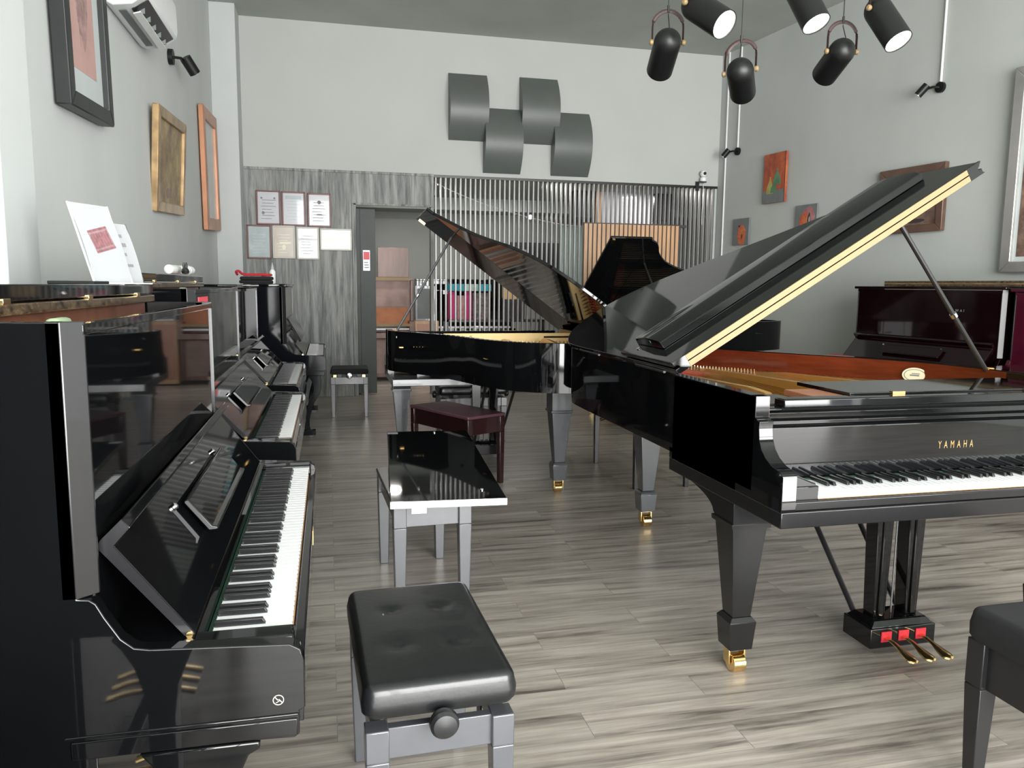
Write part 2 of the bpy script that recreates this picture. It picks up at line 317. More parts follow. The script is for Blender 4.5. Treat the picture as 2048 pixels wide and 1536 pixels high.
# dark door leaf standing open in the doorway
t = thing('door_1', 'dark grey door leaf standing open in the doorway', 'door', (0.345, 9.87, 0)); t['kind'] = 'structure'
MB().box(0, 0.045, 0.0, 0.82, 0.01, 2.29).box(0.045, 0.23, 0.0, 0.03, 0.01, 2.29).build('door_leaf', 'door', t, bevel=0.003)
MB().cyl((0.05, 0.74, 1.02), (0.11, 0.74, 1.02), 0.012).cyl((0.1, 0.74, 1.02), (0.1, 0.62, 1.02), 0.010).build('door_handle', 'chrome', t)
t = thing('notice', 'small white notice with a red panel on the dark door frame', 'sign', (0.465, 9.866, 1.665))
MB().box(-0.042, 0.042, 0, 0.003, -0.125, 0.125).m(1).box(-0.036, 0.036, -0.001, 0, 0.01, 0.105).m(2).box(-0.03, 0.03, -0.001, 0, -0.09, -0.08).box(-0.03, 0.03, -0.001, 0, -0.06, -0.05).box(-0.03, 0.02, -0.001, 0, -0.03, -0.02).build('notice_sheet', ['cert_white', 'red', 'ink_grey'], t)

# slatted partition: steel slats from floor to the white wall
t = thing('slat_partition', 'tall partition of narrow grey metal slats right of the doorway', 'partition', (1.28, 9.72, 0))
sb = MB(); n = 0; x = 0.02
while x < 3.80:
    w = 0.016 if x < 3.4 else 0.02
    sb.box(x, x + w, 0, 0.05, 0.0, 2.70); x += 0.062; n += 1
sb.build('slats', 'slat', t)
MB().box(0, 3.8, -0.01, 0.06, 2.68, 2.71).box(0, 3.8, -0.005, 0.055, 0, 0.04).build('rail', 'blacksatin', t)
# ---------------------------------------------------------------- sculpture of four curved panels
t = thing('wall_sculpture', 'wall sculpture of four curved dark grey panels in a stepped row', 'sculpture', (1.461, 9.70, 0))
for (x0, x1, z0, z1) in ((0.0, 0.47, 3.13, 3.91), (0.43, 0.90, 2.755, 3.53), (0.885, 1.365, 3.13, 3.92), (1.30, 1.79, 2.755, 3.53)):
    prof = []; N_ = 16; D_ = 0.17
    for k in range(N_ + 1):
        u = k / N_; prof.append((-D_ * (1 - (2 * u - 1) ** 2) - 0.02, z0 + (z1 - z0) * u))
    poly = [(0.0, z0)] + prof + [(0.0, z1)]
    MB().prism(poly, 'x', x0, x1).build('curved_panel', 'art_grey', t)
# ================================================================ GRAND PIANOS
BLK = (0, 2, 3, 5, 6)
def keys(kb, x0, span, yf, ztop, length, indiv, front_h=0.022):
    """52 white and 36 black keys from x0, white fronts at yf"""
    w = span / 52
    bl = [i for i in range(51) if i % 7 in BLK]
    def wk(): return MB().box(0.0006, w - 0.0006, 0, length, -front_h, 0).box(0.0006, w - 0.0006, -0.002, 0.002, -0.003, 0)
    def bk(mb, x): return mb.frustum(x, length * 0.5 + length * 0.16, 0, 0.0108, length * 0.66, 0.012, 0.0092, length * 0.62, 0, 0.003)
    if indiv:
        k0 = wk().build('white_key', 'white_key', kb, loc=(x0, yf, ztop), bevel=0.0012, seg=1)
        for i in range(1, 52):
            k = k0.copy(); k.location = (x0 + i * w, yf, ztop); C.objects.link(k)
        b0 = None
        for i in bl:
            if b0 is None: b0 = bk(MB(), 0).build('black_key', 'black_key', kb, loc=(x0 + (i + 1) * w, yf, ztop), bevel=0.0015, seg=2)
            else: k = b0.copy(); k.location = (x0 + (i + 1) * w, yf, ztop); C.objects.link(k)
    else:
        a_ = MB(); b_ = MB()
        for i in range(52): a_.box(i * w + 0.0006, (i + 1) * w - 0.0006, 0, length, -front_h, 0)
        for i in bl: bk(b_, (i + 1) * w)
        o = a_.build('white_keys', 'white_key', kb, loc=(x0, yf, ztop)); o = b_.build('black_keys', 'black_key', kb, loc=(x0, yf, ztop))

def square_leg(root, x, y, ztop, haunch=None, caster='brass', name='leg', s=0.86, m='bench'):
    m_ = MB()
    m_.frustum(x, y, 0.562, 0.158 * s, 0.158 * s, ztop, 0.16 * s, 0.16 * s).frustum(x, y, 0.548, 0.172 * s, 0.172 * s, 0.565, 0.176 * s, 0.176 * s)
    m_.frustum(x, y, 0.212, 0.082 * s, 0.082 * s, 0.548, 0.150 * s, 0.150 * s)
    m_.frustum(x, y, 0.196, 0.118 * s, 0.118 * s, 0.212, 0.09 * s, 0.09 * s).frustum(x, y, 0.092, 0.1 * s, 0.1 * s, 0.196, 0.118 * s, 0.118 * s)
    if haunch:
        pr = [(y + 0.05, 0.562)] + [(y + 0.08 + 0.34 * (1 - math.cos(u * PI / 2 / 8)), 0.57 + (ztop - 0.57) * math.sin(u * PI / 2 / 8)) for u in range(9)] + [(y + 0.05, ztop)]
        m_.prism(pr, 'x', x - 0.066, x + 0.066)
    o = m_.build(name, m, root, bevel=0.004)
    cc = MB()
    cc.box(x - 0.03, x + 0.03, y - 0.03, y + 0.03, 0.086, 0.093).box(x - 0.034, x - 0.026, y - 0.02, y + 0.02, 0.03, 0.09).box(x + 0.026, x + 0.034, y - 0.02, y + 0.02, 0.03, 0.09)
    cc.cyl((x - 0.024, y - 0.012, 0.034), (x + 0.024, y - 0.012, 0.034), 0.034, n=20)
    cc.build('caster', caster, o, bevel=0.002)
    return o

def grand(label, loc, rotz, W, ctrl, rimz, kz, fold, flapw, lid_deg, folded=True, droop=0.0, inner='mahogany', indiv=False, keyx=None, span=1.235, logo=None, prop=None, legs=None, batten=True, tail_leg=None, lyre_dark=False, ang_stick='blacksatin', group=None, stand=False, plate_m='gold', ax=0.6, kbm='black'):
    root = thing('grand_piano', label, 'grand piano', loc, rotz, group)
    zb = 0.72 + (rimz - 1.03); kb = min(kz, 0.74) - 0.095
    Y0 = 0.175
    line = [(0, Y0), (0, Y0 + 0.2)] + catmull(ctrl, 9) + [(W, Y0 + 0.15), (W, Y0)]
    inn = inset(line, 0.045); inn2 = inset(line, 0.052)
    inn[0] = (0.045, Y0); inn[-1] = (W - 0.045, Y0); inn2[0] = (0.052, Y0); inn2[-1] = (W - 0.052, Y0)
    body = MB().ring(line, inn, zb, rimz); body.box(0, 0.05, Y0 + 0.1, 0.8, kb + 0.05, zb + 0.02).box(W - 0.05 if ax > 0.5 else 1.2, W if ax > 0.5 else 1.3, Y0 + 0.1, 0.8 if ax > 0.5 else 0.6, kb + 0.05, zb + 0.02)
    # keybed and the two arms
    MB().box(0.0, W, 0.0, 0.80, kb, kb + 0.052).build('keybed', kbm, root, bevel=0.004)
    arm = [(0.0, kb + 0.05), (0.0, kz + 0.052), (0.006, kz + 0.062), (0.02, kz + 0.068), (0.062, kz + 0.075), (0.10, kz + 0.092), (0.126, kz + 0.115), (0.142, kz + 0.145), (0.147, kz + 0.18), (0.144, kz + 0.2), (0.16, kz + 0.203), (0.16, rimz - 0.072), (0.172, rimz - 0.068), (0.172, rimz), (Y0 + 0.03, rimz), (Y0 + ax, rimz - 0.005), (Y0 + ax, zb), (Y0 + ax, kb + 0.05)]
    body.prism(arm, 'x', 0.0, 0.05).prism(arm, 'x', W - 0.05, W)
    # underside with beams
    body.prism([(p[0], p[1]) for p in inset(line, 0.03)], 'z', zb + 0.05, zb + 0.08)
    case = body.build('case', 'black', root, bevel=0.003)
    keyx = keyx or (W - span) / 2
    MB().box(0.05, keyx - 0.001, 0.012, 0.19, kz - 0.04, kz + 0.02).build('cheek_block', 'black', root, bevel=0.004)
    MB().box(keyx + span + 0.001, W - 0.05, 0.012, 0.19, kz - 0.04, kz + 0.02).build('cheek_block', 'black', root, bevel=0.004)
    MB().box(0.05, W - 0.05, 0.006, 0.03, kb + 0.052, kz - 0.026).build('key_slip', kbm, root, bevel=0.004)
    kbd = MB().box(0.055, W - 0.055, 0.03, 0.25, kb + 0.053, kz - 0.024).m(1).box(keyx, keyx + span, 0.155, 0.168, kz - 0.02, kz + 0.004).build('keyboard', ['oak', 'felt_green'], root)
    keys(kbd, keyx, span, 0.02, kz, 0.145, indiv)
    fz0, fz1 = kz + 0.008, rimz - 0.105
    pr = [(0.168, fz0), (0.166, fz0 + 0.02), (0.166, fz1), (0.178, fz1 + 0.006), (0.2, fz1), (0.19, fz0)]
    fb = MB().prism(pr, 'x', 0.052, W - 0.052).build('fallboard', 'black', root, bevel=0.002)
    if logo:
        lx, lz, ls, sp = logo
        text('maker_name', 'YAMAHA', ls, 'brass', fb, (lx, 0.1655, lz), (math.radians(90), 0, 0), 0.0008, sp, 0.57)
    MB().box(0.05, W - 0.05, 0.19, 0.23, fz1 + 0.004, fz1 + 0.02).box(0.05, W - 0.05, 0.18, 0.215, fz1 + 0.028, fz1 + 0.048).build('front_rail', 'black', root, bevel=0.003)
    MB().box(0.05, W - 0.05, 0.245, 0.26, fz1 - 0.05, rimz - 0.04).build('groove_backing', 'velvet', root)  # black backing added so the groove behind the rails stays dark
    # music desk slide with the desk folded flat, brass hinges
    dz = rimz - 0.045
    sl = MB().box(0.11, W - 0.11, 0.185, 0.245, dz, dz + 0.03).box(0.05, 0.28, 0.245, 0.50, dz - 0.012, dz + 0.001).box(0.05, 0.11, 0.19, 0.5, dz - 0.01, dz + 0.002).box(W - 0.11, W - 0.05, 0.19, 0.5, dz - 0.01, dz + 0.012)
    desk = sl.build('music_desk', 'black', root, bevel=0.005)
    if not stand:
        MB().box(0.40, W - 0.22, 0.25, 0.56, dz + 0.022, dz + 0.036).build('desk_panel', 'black', desk, bevel=0.002)
        MB().box(0.27, 0.39, 0.25, 0.44, dz + 0.004, dz + 0.026).build('desk_ledge', 'copper_wood', desk, bevel=0.002)
        for hx in (0.56, W - 0.42): MB().box(hx, hx + 0.05, 0.238, 0.256, dz + 0.03, dz + 0.039).build('desk_hinge', 'brass', desk)
    # inside: veneer, iron plate, felt, pins, strings
    veneer = MB().ring(inset(line, 0.046), inn2, rimz - 0.15, rimz - 0.004).build('inner_rim', inner, root)
    pz = rimz - 0.125
    ins = [p for p in inset(line, 0.06) if p[1] > 0.46]
    base = [(0.06, 0.46)] + ins + [(W - 0.06, 0.46)]
    pl = MB().prism(base, 'z', pz - 0.02, pz)
    # bass and treble lobes, struts
    for (x0, x1) in ((0.30, 0.33), (0.62, 0.65), (0.93, 0.96)):
        y1 = max(p[1] for p in ins if abs(p[0] - (x0 + x1) / 2) < 0.12) - 0.05 if [p for p in ins if abs(p[0] - (x0 + x1) / 2) < 0.12] else 1.0
        pl.prism([(0.50, pz), (0.50, pz + 0.015), (0.62, pz + 0.07), (0.75, pz + 0.075), (y1 * 0.8, pz + 0.04), (y1, pz)], 'x', x0, x1)
    pl.box(0.07, W - 0.07, 0.47, 0.56, pz, pz + 0.012)
    plate = pl.build('iron_plate', plate_m, root, bevel=0.004)
    MB().box(0.08, 0.60, 0.60, 0.68, pz, pz + 0.016).build('red_felt', 'felt_red', plate)
    if stand and plate_m == 'gold': MB().box(0.06, 1.08, 0.46, 0.49, pz, rimz - 0.02).m(0).prism([(0.47, pz), (0.62, pz), (0.47, rimz - 0.02)], 'x', 0.86, 0.875).build('plate_flange', 'flange', plate)
    pins = MB()
    for r_ in range(3):
        for k in range(46):
            px = 0.09 + k * (W - 0.2) / 46 + r_ * 0.007; pins.cyl((px, 0.50 + 0.035 * r_, pz), (px, 0.50 + 0.035 * r_, pz + 0.045), 0.0032, n=6)
    pins.build('tuning_pins', 'chrome', plate)['kind'] = 'stuff'
    st = MB(); topy = lambda x: max([p[1] for p in ins if abs(p[0] - x) < 0.09] or [1.0])
    for k in range(58):
        px = 0.1 + k * (W - 0.24) / 58; st.tube([(px, 0.6, pz + 0.03), (px, max(0.75, topy(px) - 0.12), pz + 0.025)], 0.0011, 4)
    st.build('strings', 'brass', plate)
    # lid, hinged on the straight side
    th = math.radians(lid_deg)
    hz = rimz + 0.012
    lidline = [(0.0, fold), ] + [p for p in inset(line, -0.012) if p[1] > fold]
    lidline = [(-0.012, fold)] + lidline[1:] + [(W + 0.012, fold)]
    lid = MB().prism(lidline, 'z', 0.0, 0.022).build('lid', 'black', root, bevel=0.003, loc=(0, 0, hz), rot=(0, -th, 0))
    hb = MB()
    for hy in (fold + 0.12, fold + 0.9): hb.cyl((-0.014, hy, 0), (-0.014, hy + 0.3, 0), 0.006)
    hb.build('lid_hinge', 'blacksatin', lid)
    if folded:
        fl = MB().box(-0.012, W + 0.012, fold + 0.004, fold + flapw, 0.030, 0.052).build('front_flap', 'black', lid, bevel=0.005)
        if batten: MB().prism([(fold + 0.21, 0.053), (fold + 0.22, 0.083), (fold + 0.235, 0.092), (fold + 0.36, 0.096), (fold + 0.485, 0.083), (fold + 0.495, 0.053)], 'x', 0.06, W - 0.08).build('flap_batten', 'black', fl, bevel=0.003)
        sc = MB()
        for sx in (0.03, W - 0.045): sc.cyl((sx, fold + 0.42, 0.05), (sx, fold + 0.42, 0.057), 0.007, n=10)
        sc.build('screw', 'chrome', fl)
        MB().box(0.05, W - 0.06, fold - 0.004, fold + 0.001, 0.002, 0.024).box(0.05, W - 0.06, fold - 0.004, fold + 0.003, 0.029, 0.051).build('piano_hinge', 'brass_pale', lid)
        MB().prism([(-0.012, 0.0), (0.05, 0.0), (0.05, 0.052), (-0.012, 0.052), (0.012, 0.026)], 'y', fold - 0.003, fold + 0.012).build('edge_cap', 'black', lid)
        MB().prism([(W + 0.016, 0.0), (W - 0.06, 0.0), (W - 0.06, 0.052), (W + 0.016, 0.052), (W - 0.012, 0.026)], 'y', fold - 0.003, fold + 0.012).build('edge_cap', 'black', lid)
    else:
        fl = MB().box(-0.012, W + 0.012, -flapw, 0.0, 0.0, 0.022).build('front_flap', 'black', lid, bevel=0.003, loc=(0, fold - 0.003, 0.0), rot=(math.radians(droop), 0, 0))
        MB().box(W - 0.07, W - 0.01, -flapw + 0.02, -flapw + 0.045, -0.010, 0.0).build('lock_plate', 'brass', fl)
    # prop
    if prop:
        (bx, by), d_ = prop
        top = Vector((d_ * math.cos(th), by - 0.05, hz + d_ * math.sin(th)))
        base_ = Vector((bx, by, rimz - 0.03)); dv = (top - base_).normalized()
        po = MB().tube([base_, top], 0.011, 10, flat=(1.0, 0.9)).m(1).cyl(base_ + dv * 0.34, base_ + dv * 0.36, 0.014).build('lid_prop', [ang_stick, 'chrome'], root)
        MB().box(bx - 0.018, bx + 0.012, by - 0.02, by + 0.02, rimz - 0.05, rimz + 0.004).build('prop_bracket', 'gold', po, bevel=0.006)
    # legs
    ly = 0.375
    for lx in (0.085, W - 0.1): square_leg(root, lx, ly, kb, haunch=True, m=kbm)
    tx, ty = tail_leg; square_leg(root, tx, ty, zb + 0.02)
    # lyre
    cx = W / 2 - 0.005; ly = 0.42
    lm = MB()
    for sx in (-0.07, 0.07): lm.frustum(cx + sx, ly, 0.135, 0.052, 0.06, kb, 0.078, 0.07).box(cx + sx - 0.012, cx + sx + 0.012, ly - 0.04, ly - 0.03, 0.14, kb)
    lm.frustum(cx, ly, 0.112, 0.27, 0.15, 0.135, 0.23, 0.11).box(cx - 0.142, cx + 0.142, ly - 0.08, ly + 0.08, 0.035, 0.113)
    ly_ = lm.build('pedal_lyre', 'black', root, bevel=0.004)
    for sx in (-0.1, 0.1): MB().tube([(cx + sx, ly + 0.06, 0.1), (cx + sx * 1.1, ly + 0.62, kb + 0.03)], 0.011, 8).build('lyre_brace', 'blacksatin', ly_)
    MB().cyl((cx + 0.005, ly, 0.13), (cx + 0.008, ly, kb), 0.0035, n=8).build('pedal_rod', 'bench', ly_)
    for k, sx in enumerate((-0.075, 0.0, 0.075)):
        x = cx + sx
        pd = catmull([(x, ly - 0.06, 0.078), (x, ly - 0.13, 0.072), (x, ly - 0.19, 0.058), (x, ly - 0.235, 0.05)], 4)
        MB().tube(pd, [0.011] * 6 + [0.014, 0.018, 0.021, 0.024, 0.024, 0.020, 0.008], 12, flat=(1, 0.35)).build('pedal', 'brass', ly_)
        MB().box(x - 0.022, x + 0.022, ly - 0.084, ly - 0.079, 0.06, 0.1).build('pedal_felt', 'felt_red', ly_)
    return root

def ell_(cx, cy, rx, ry, n=32): return [(cx + rx * math.cos(2 * PI * i / n), cy + ry * math.sin(2 * PI * i / n)) for i in range(n)]
GP1 = grand('nearest black concert grand, keyboard towards the camera, lid raised with a brass edged flap', (1.32, 2.035, 0), 0, 1.54,
            [(0, 0.40), (0, 1.3), (0, 2.0), (0.03, 2.2), (0.13, 2.36), (0.29, 2.42), (0.45, 2.39), (0.62, 2.27), (0.80, 2.06), (0.98, 1.82), (1.16, 1.58), (1.34, 1.35), (1.475, 1.10), (1.537, 0.80), (1.54, 0.4)],
            1.03, 0.752, 0.725, 0.55, 31.5, True, kbm='case_satin', inner='mahogany', indiv=True, keyx=0.135, span=1.26, logo=(0.765, 0.846, 0.037, 2.05), prop=((1.51, 0.80), 1.13), tail_leg=(0.44, 2.04))
_ov = MB().prism(ell_(0, 0, 0.058, 0.036), 'z', 0, 0.0015).m(1).prism(ell_(0, 0, 0.050, 0.029), 'z', 0.0015, 0.002).m(0).prism(ell_(0, 0, 0.046, 0.026), 'z', 0.002, 0.0025).m(1).box(-0.022, 0.02, -0.004, 0.003, 0.0025, 0.003).box(-0.014, 0.022, 0.006, 0.010, 0.0025, 0.003).build('oval_label', ['sticker', 'ink_grey'], GP1, loc=(1.405, 1.12, 0.965), rot=(math.radians(90), 0, math.radians(-58)))
_pr = []; _pm = MB(); _pf = MB().prism([(0.50, 1.86), (0.58, 1.92), (0.86, 1.62), (0.78, 1.56)], 'z', 0.905, 0.925).build('red_felt', 'felt_red', GP1)
for _k in range(26): _px, _py = 0.53 + 0.29 * _k / 25, 1.885 - 0.31 * _k / 25; _pm.cyl((_px, _py, 0.92), (_px, _py, 0.955), 0.0035, n=6)
_pm.build('hitch_pins', 'chrome', GP1)['kind'] = 'stuff'

GP2 = grand('black baby grand, curved tail towards the camera, lid raised to the left', (1.94, 6.45, 0), PI, 1.50,
            [(0, 0.40), (0, 1.0), (0, 1.5), (0.03, 1.72), (0.14, 1.85), (0.32, 1.89), (0.52, 1.87), (0.70, 1.80), (0.83, 1.68), (0.96, 1.46), (1.05, 1.2), (1.16, 0.92), (1.31, 0.68), (1.44, 0.5), (1.495, 0.38)],
            1.02, 0.73, 0.50, 0.50, 36.6, False, ax=0.16, kbm='bench', droop=4.0, inner='gold', prop=((1.44, 0.33), 1.22), tail_leg=(0.47, 1.58), ang_stick='bench', stand=True)
GP3 = grand('black concert grand far back by the slats, turned sideways with its dark lid fully raised', (2.40, 8.03, 0), -PI / 2, 1.50,
            [(0, 0.40), (0, 1.3), (0, 2.0), (0.03, 2.2), (0.13, 2.38), (0.29, 2.45), (0.45, 2.38), (0.60, 2.1), (0.72, 1.75), (0.82, 1.4), (0.93, 1.1), (1.08, 0.82), (1.25, 0.66), (1.42, 0.57), (1.50, 0.42)],
            1.02, 0.73, 0.50, 0.40, 31.0, False, ax=0.2, inner='black', plate_m='blacksatin', batten=False, prop=((1.44, 0.62), 1.1), tail_leg=(0.44, 2.1), stand=True)

# ================================================================ UPRIGHT PIANOS
def upright(label, loc, rotz, W=1.48, h=1.308, m='black', yc=0.332, indiv=False, lid='open', fall='open', shelf=True, legs='bracket', red_label=False, keyx=None, lid_mat='black', edge_mat='orn', logo=None, desk=None, group=None, kf=0.026):
    root = thing('upright_piano', label, 'upright piano', loc, rotz, group)
    D = 0.665
    side = [(yc + 0.028, 0.85), (yc + 0.028, h), (D, h), (D, 0.0), (yc + 0.028, 0.0), (yc + 0.028, 0.575), (0.02, 0.562), (0.011, 0.568), (0.010, 0.612), (0.0, 0.618), (0.0, 0.706), (0.006, 0.728), (0.024, 0.739), (yc - 0.08, 0.752), (yc - 0.055, 0.757), (yc - 0.035, 0.775), (yc - 0.012, 0.815), (yc + 0.0, 0.84), (yc + 0.01, 0.848)]
    c = MB().prism(side, 'x', 0, 0.032).prism(side, 'x', W - 0.032, W)
    # posts with a bevelled front, back, top and bottom boards
    post = [(0.0, yc + 0.028), (0.026, yc), (0.032, yc), (0.032, yc + 0.05), (0.0, yc + 0.05)]
    for pp_ in (post, [(W - a_, b_) for a_, b_ in post]): MB().prism(pp_, 'z', 0.85, h).build('front_post', 'leg_black' if m == 'black' else 'blacksatin', root, bevel=0.001)
    c.box(0.03, W - 0.03, D - 0.02, D, 0.05, h - 0.01).box(0.03, W - 0.03, yc + 0.02, yc + 0.045, 0.08, 0.6).box(0.03, W - 0.03, yc, D - 0.02, 0.03, 0.09)
    c.box(0.03, W - 0.03, 0.004, yc + 0.03, 0.575, 0.61).box(-0.003, 0.001, 0.012, yc + 0.06, 0.604, 0.609).box(-0.004, 0.001, 0.014, yc + 0.05, 0.568, 0.600)
    case = c.build('case', m, root, bevel=0.0025)
    MB().box(0.024, W - 0.024, yc + 0.006, yc + 0.03, 0.745, h - 0.006).m(0).box(0.024, W - 0.024, yc, yc + 0.012, h - 0.022, h - 0.004).build('front_panel', m, root, bevel=0.002)
    MB().box(0.03, W - 0.03, 0.0, 0.022, 0.612, 0.712).build('key_slip', m, root, bevel=0.004)
    keyx = keyx or 0.085; span = W - 2 * keyx
    MB().box(0.033, keyx - 0.002, 0.018, 0.2, 0.65, 0.742).build('cheek_block', m, root, bevel=0.006)
    MB().box(W - keyx + 0.002, W - 0.033, 0.018, 0.2, 0.65, 0.742).build('cheek_block', m, root, bevel=0.006)
    if fall == 'open':
        kbd = MB().box(0.035, W - 0.035, 0.024, yc - 0.02, 0.62, 0.708).m(1).box(keyx, W - keyx, 0.165, 0.175, 0.700, 0.729).m(2).box(0.034, W - 0.034, 0.176, yc + 0.01, 0.65, 0.747).build('keyboard', ['oak', 'felt_green', m], root)
        keys(kbd, keyx, span, kf, 0.735, 0.14, indiv)
        # fallboard swung back, its lip turned forward at the top
        y0, z0, y1, z1, y2, z2 = 0.205, 0.75, yc + 0.004, 0.921, yc - 0.037, 0.962
        ax, az = (y1 - y0), (z1 - z0); l_ = math.hypot(ax, az); nx, nz = az / l_ * 0.022, -ax / l_ * 0.022
        bx, bz = y2 - y1, z2 - z1
        prof = [(y0, z0)] + [(y1 - ax * 0.12, z1 - az * 0.12), (y1 - 0.003, z1), (y1 - 0.004, z1 + 0.012), (y2, z2), (y2 - 0.016, z2 - 0.014), (y1 - 0.032, z1 - 0.001), (y0 - nx, z0 - nz)]
        prof = [(y0, z0), (y1 - 0.016, z1 - 0.024), (y1, z1 - 0.004), (y1 + 0.001, z1 + 0.006), (y1 - 0.004, z1 + 0.014), (y2 + 0.004, z2 + 0.006), (y2 - 0.009, z2 - 0.009), (y1 - 0.022, z1 + 0.001), (y0 - 0.017, z0 + 0.002)]
        endp = prof
        fb = MB().prism(prof, 'x', 0.052, W - 0.052).build('fallboard', m, root, bevel=0.003)
        for ex in (0.048, W - 0.052): MB().prism(endp, 'x', ex, ex + 0.004).build('fallboard_end', 'leg_black' if m == 'black' else m, fb)
        MB().cyl((0.045, y0 - 0.008, z0 + 0.002), (W - 0.045, y0 - 0.008, z0 + 0.002), 0.006, n=10).build('fallboard_hinge', 'brass', fb)
        if shelf:
            u = 0.48; cy_, cz_ = y0 + ax * u - 0.02, z0 + az * u + 0.004
            # folded music shelf on the inside of the fallboard
            tx, tz = ax / l_, az / l_; ox, oz = -az / l_, ax / l_
            def q(s_, n_): return (cy_ + tx * s_ + ox * n_, cz_ + tz * s_ + oz * n_)
            sh = MB().prism([q(-0.035, 0.008), q(0.05, 0.008), q(0.054, 0.014), q(0.05, 0.022), q(-0.03, 0.022), q(-0.04, 0.03), q(-0.046, 0.024)], 'x', 0.46, W - 0.44).build('music_shelf', m, fb, bevel=0.003)
            for sx in (0.42, W - 0.48):
                MB().lathe([(0.008, 0), (0.008, 0.006), (0.004, 0.009)], (sx, *q(0.06, 0.0)), (0, ox, oz), 12).build('shelf_stud', 'chrome', fb)
    else:
        MB().prism([(0.03, 0.742), (0.028, 0.78), (0.05, 0.805), (yc, 0.82), (yc, 0.79), (0.06, 0.775), (0.05, 0.742)], 'x', 0.05, W - 0.05).build('fallboard', m, root, bevel=0.003)
    if desk:
        MB().prism([(yc - 0.12, 0.86), (yc - 0.01, 1.06), (yc + 0.006, 1.06), (yc - 0.1, 0.85)], 'x', 0.2, W - 0.2).build('music_desk', m, root, bevel=0.003)
    if logo: text('maker_name', logo, 0.03, 'ink_grey', root, (W - 0.42, yc + 0.006, h - 0.17), (math.radians(90), 0, 0), 0.0005, 1.8)
    ly0, ly1 = yc + 0.185, D + 0.005
    if lid == 'open':
        MB().box(-0.008, W + 0.008, ly0, ly1, h, h + 0.022).build('lid_back', [edge_mat], root, bevel=0.003)
        lf = MB().box(-0.008, W + 0.008, ly0 + 0.004, ly1 + 0.02, h + 0.026, h + 0.058).build('lid_front', [lid_mat], root, bevel=0.003)
        for hx in (0.22, 0.74, 1.24): MB().box(hx, hx + 0.035, ly0 - 0.001, ly0 + 0.012, h + 0.02, h + 0.032).build('lid_hinge', 'brass', lf, bevel=0.001)
        act = MB().box(0.05, W - 0.05, yc + 0.07, ly0 + 0.08, h - 0.12, h - 0.055).m(1).box(0.05, W - 0.05, ly0 + 0.02, ly0 + 0.1, h - 0.055, h - 0.002)
        act.m(2)
        for hx in (0.5, 0.78, 1.1): act.cyl((hx, yc + 0.10, h - 0.056), (hx, yc + 0.10, h - 0.02), 0.014, n=12)
        ac = act.build('action', ['action', 'walnut', 'brass'], root)
        MB().prism([(0.06, yc + 0.045), (0.13, yc + 0.045), (0.13, yc + 0.07), (0.06, yc + 0.07)], 'z', h - 0.05, h + 0.003).build('felt_pad', 'felt_pale', ac, bevel=0.008)
    else:
        MB().box(-0.01, W + 0.01, yc - 0.012, D + 0.01, h, h + 0.024).build('lid', [lid_mat], root, bevel=0.005)
    if red_label: MB().box(0.12, 0.36, yc + 0.004, yc + 0.0075, h - 0.075, h - 0.035).m(1).box(0.12, 0.36, yc + 0.004, yc + 0.0075, h - 0.09, h - 0.075).build('red_label', ['red', 'paper'], root)
    # feet
    for sx in (0.0, W - 0.075):
        if legs == 'bracket':
            pr = [(0.08, 0.56), (0.08, 0.545), (0.10, 0.535), (0.115, 0.50), (0.14, 0.44), (0.15, 0.36), (0.15, 0.13), (0.115, 0.10), (0.10, 0.06), (0.24, 0.06), (0.215, 0.10), (0.205, 0.16), (0.21, 0.4), (0.235, 0.49), (0.26, 0.535), (0.28, 0.56)]
            MB().prism(pr, 'x', sx + 0.004, sx + 0.07).m(0).box(sx + 0.002, sx + 0.073, 0.06, D - 0.05, 0.03, 0.075).build('leg', m, root, bevel=0.004)
        elif legs == 'cabriole':
            o_ = catmull([(0.05, 0.565), (0.045, 0.48), (0.06, 0.40), (0.11, 0.31), (0.145, 0.2), (0.15, 0.11), (0.135, 0.075)], 5)
            i_ = catmull([(0.19, 0.06), (0.195, 0.12), (0.185, 0.22), (0.155, 0.33), (0.115, 0.42), (0.12, 0.5), (0.16, 0.565)], 5)
            MB().prism(o_ + i_, 'x', sx + 0.005, sx + 0.065).box(sx, sx + 0.072, 0.10, 0.26, 0.03, 0.075).prism(catmull([(0.2, 0.56), (0.17, 0.48), (0.18, 0.40), (0.215, 0.31), (0.235, 0.2), (0.22, 0.08)], 5) + catmull([(0.25, 0.08), (0.26, 0.2), (0.24, 0.32), (0.205, 0.41), (0.2, 0.48), (0.24, 0.56)], 5), 'x', sx + 0.005, sx + 0.065).box(sx, sx + 0.072, 0.2, D - 0.05, 0.03, 0.075).build('leg', m, root, bevel=0.004)
    for sx in (0.04, W - 0.07): MB().cyl((sx, 0.14, 0.022), (sx + 0.025, 0.14, 0.022), 0.022, n=14).cyl((sx, D - 0.08, 0.022), (sx + 0.025, D - 0.08, 0.022), 0.022, n=14).build('caster', 'dark_plastic', root)
    # pedals
    for k in (-0.07, 0.0, 0.07):
        x = W / 2 + k; MB().tube([(x, yc + 0.03, 0.09), (x, yc - 0.06, 0.085), (x, yc - 0.11, 0.07)], [0.012, 0.016, 0.018], 10, flat=(1, 0.4)).build('pedal', 'brass', root)
    return root
U1 = upright('nearest black upright piano on the left with the keyboard open and a folded music shelf', (-0.055, 1.36, 0), PI / 2, indiv=True, W=1.48)
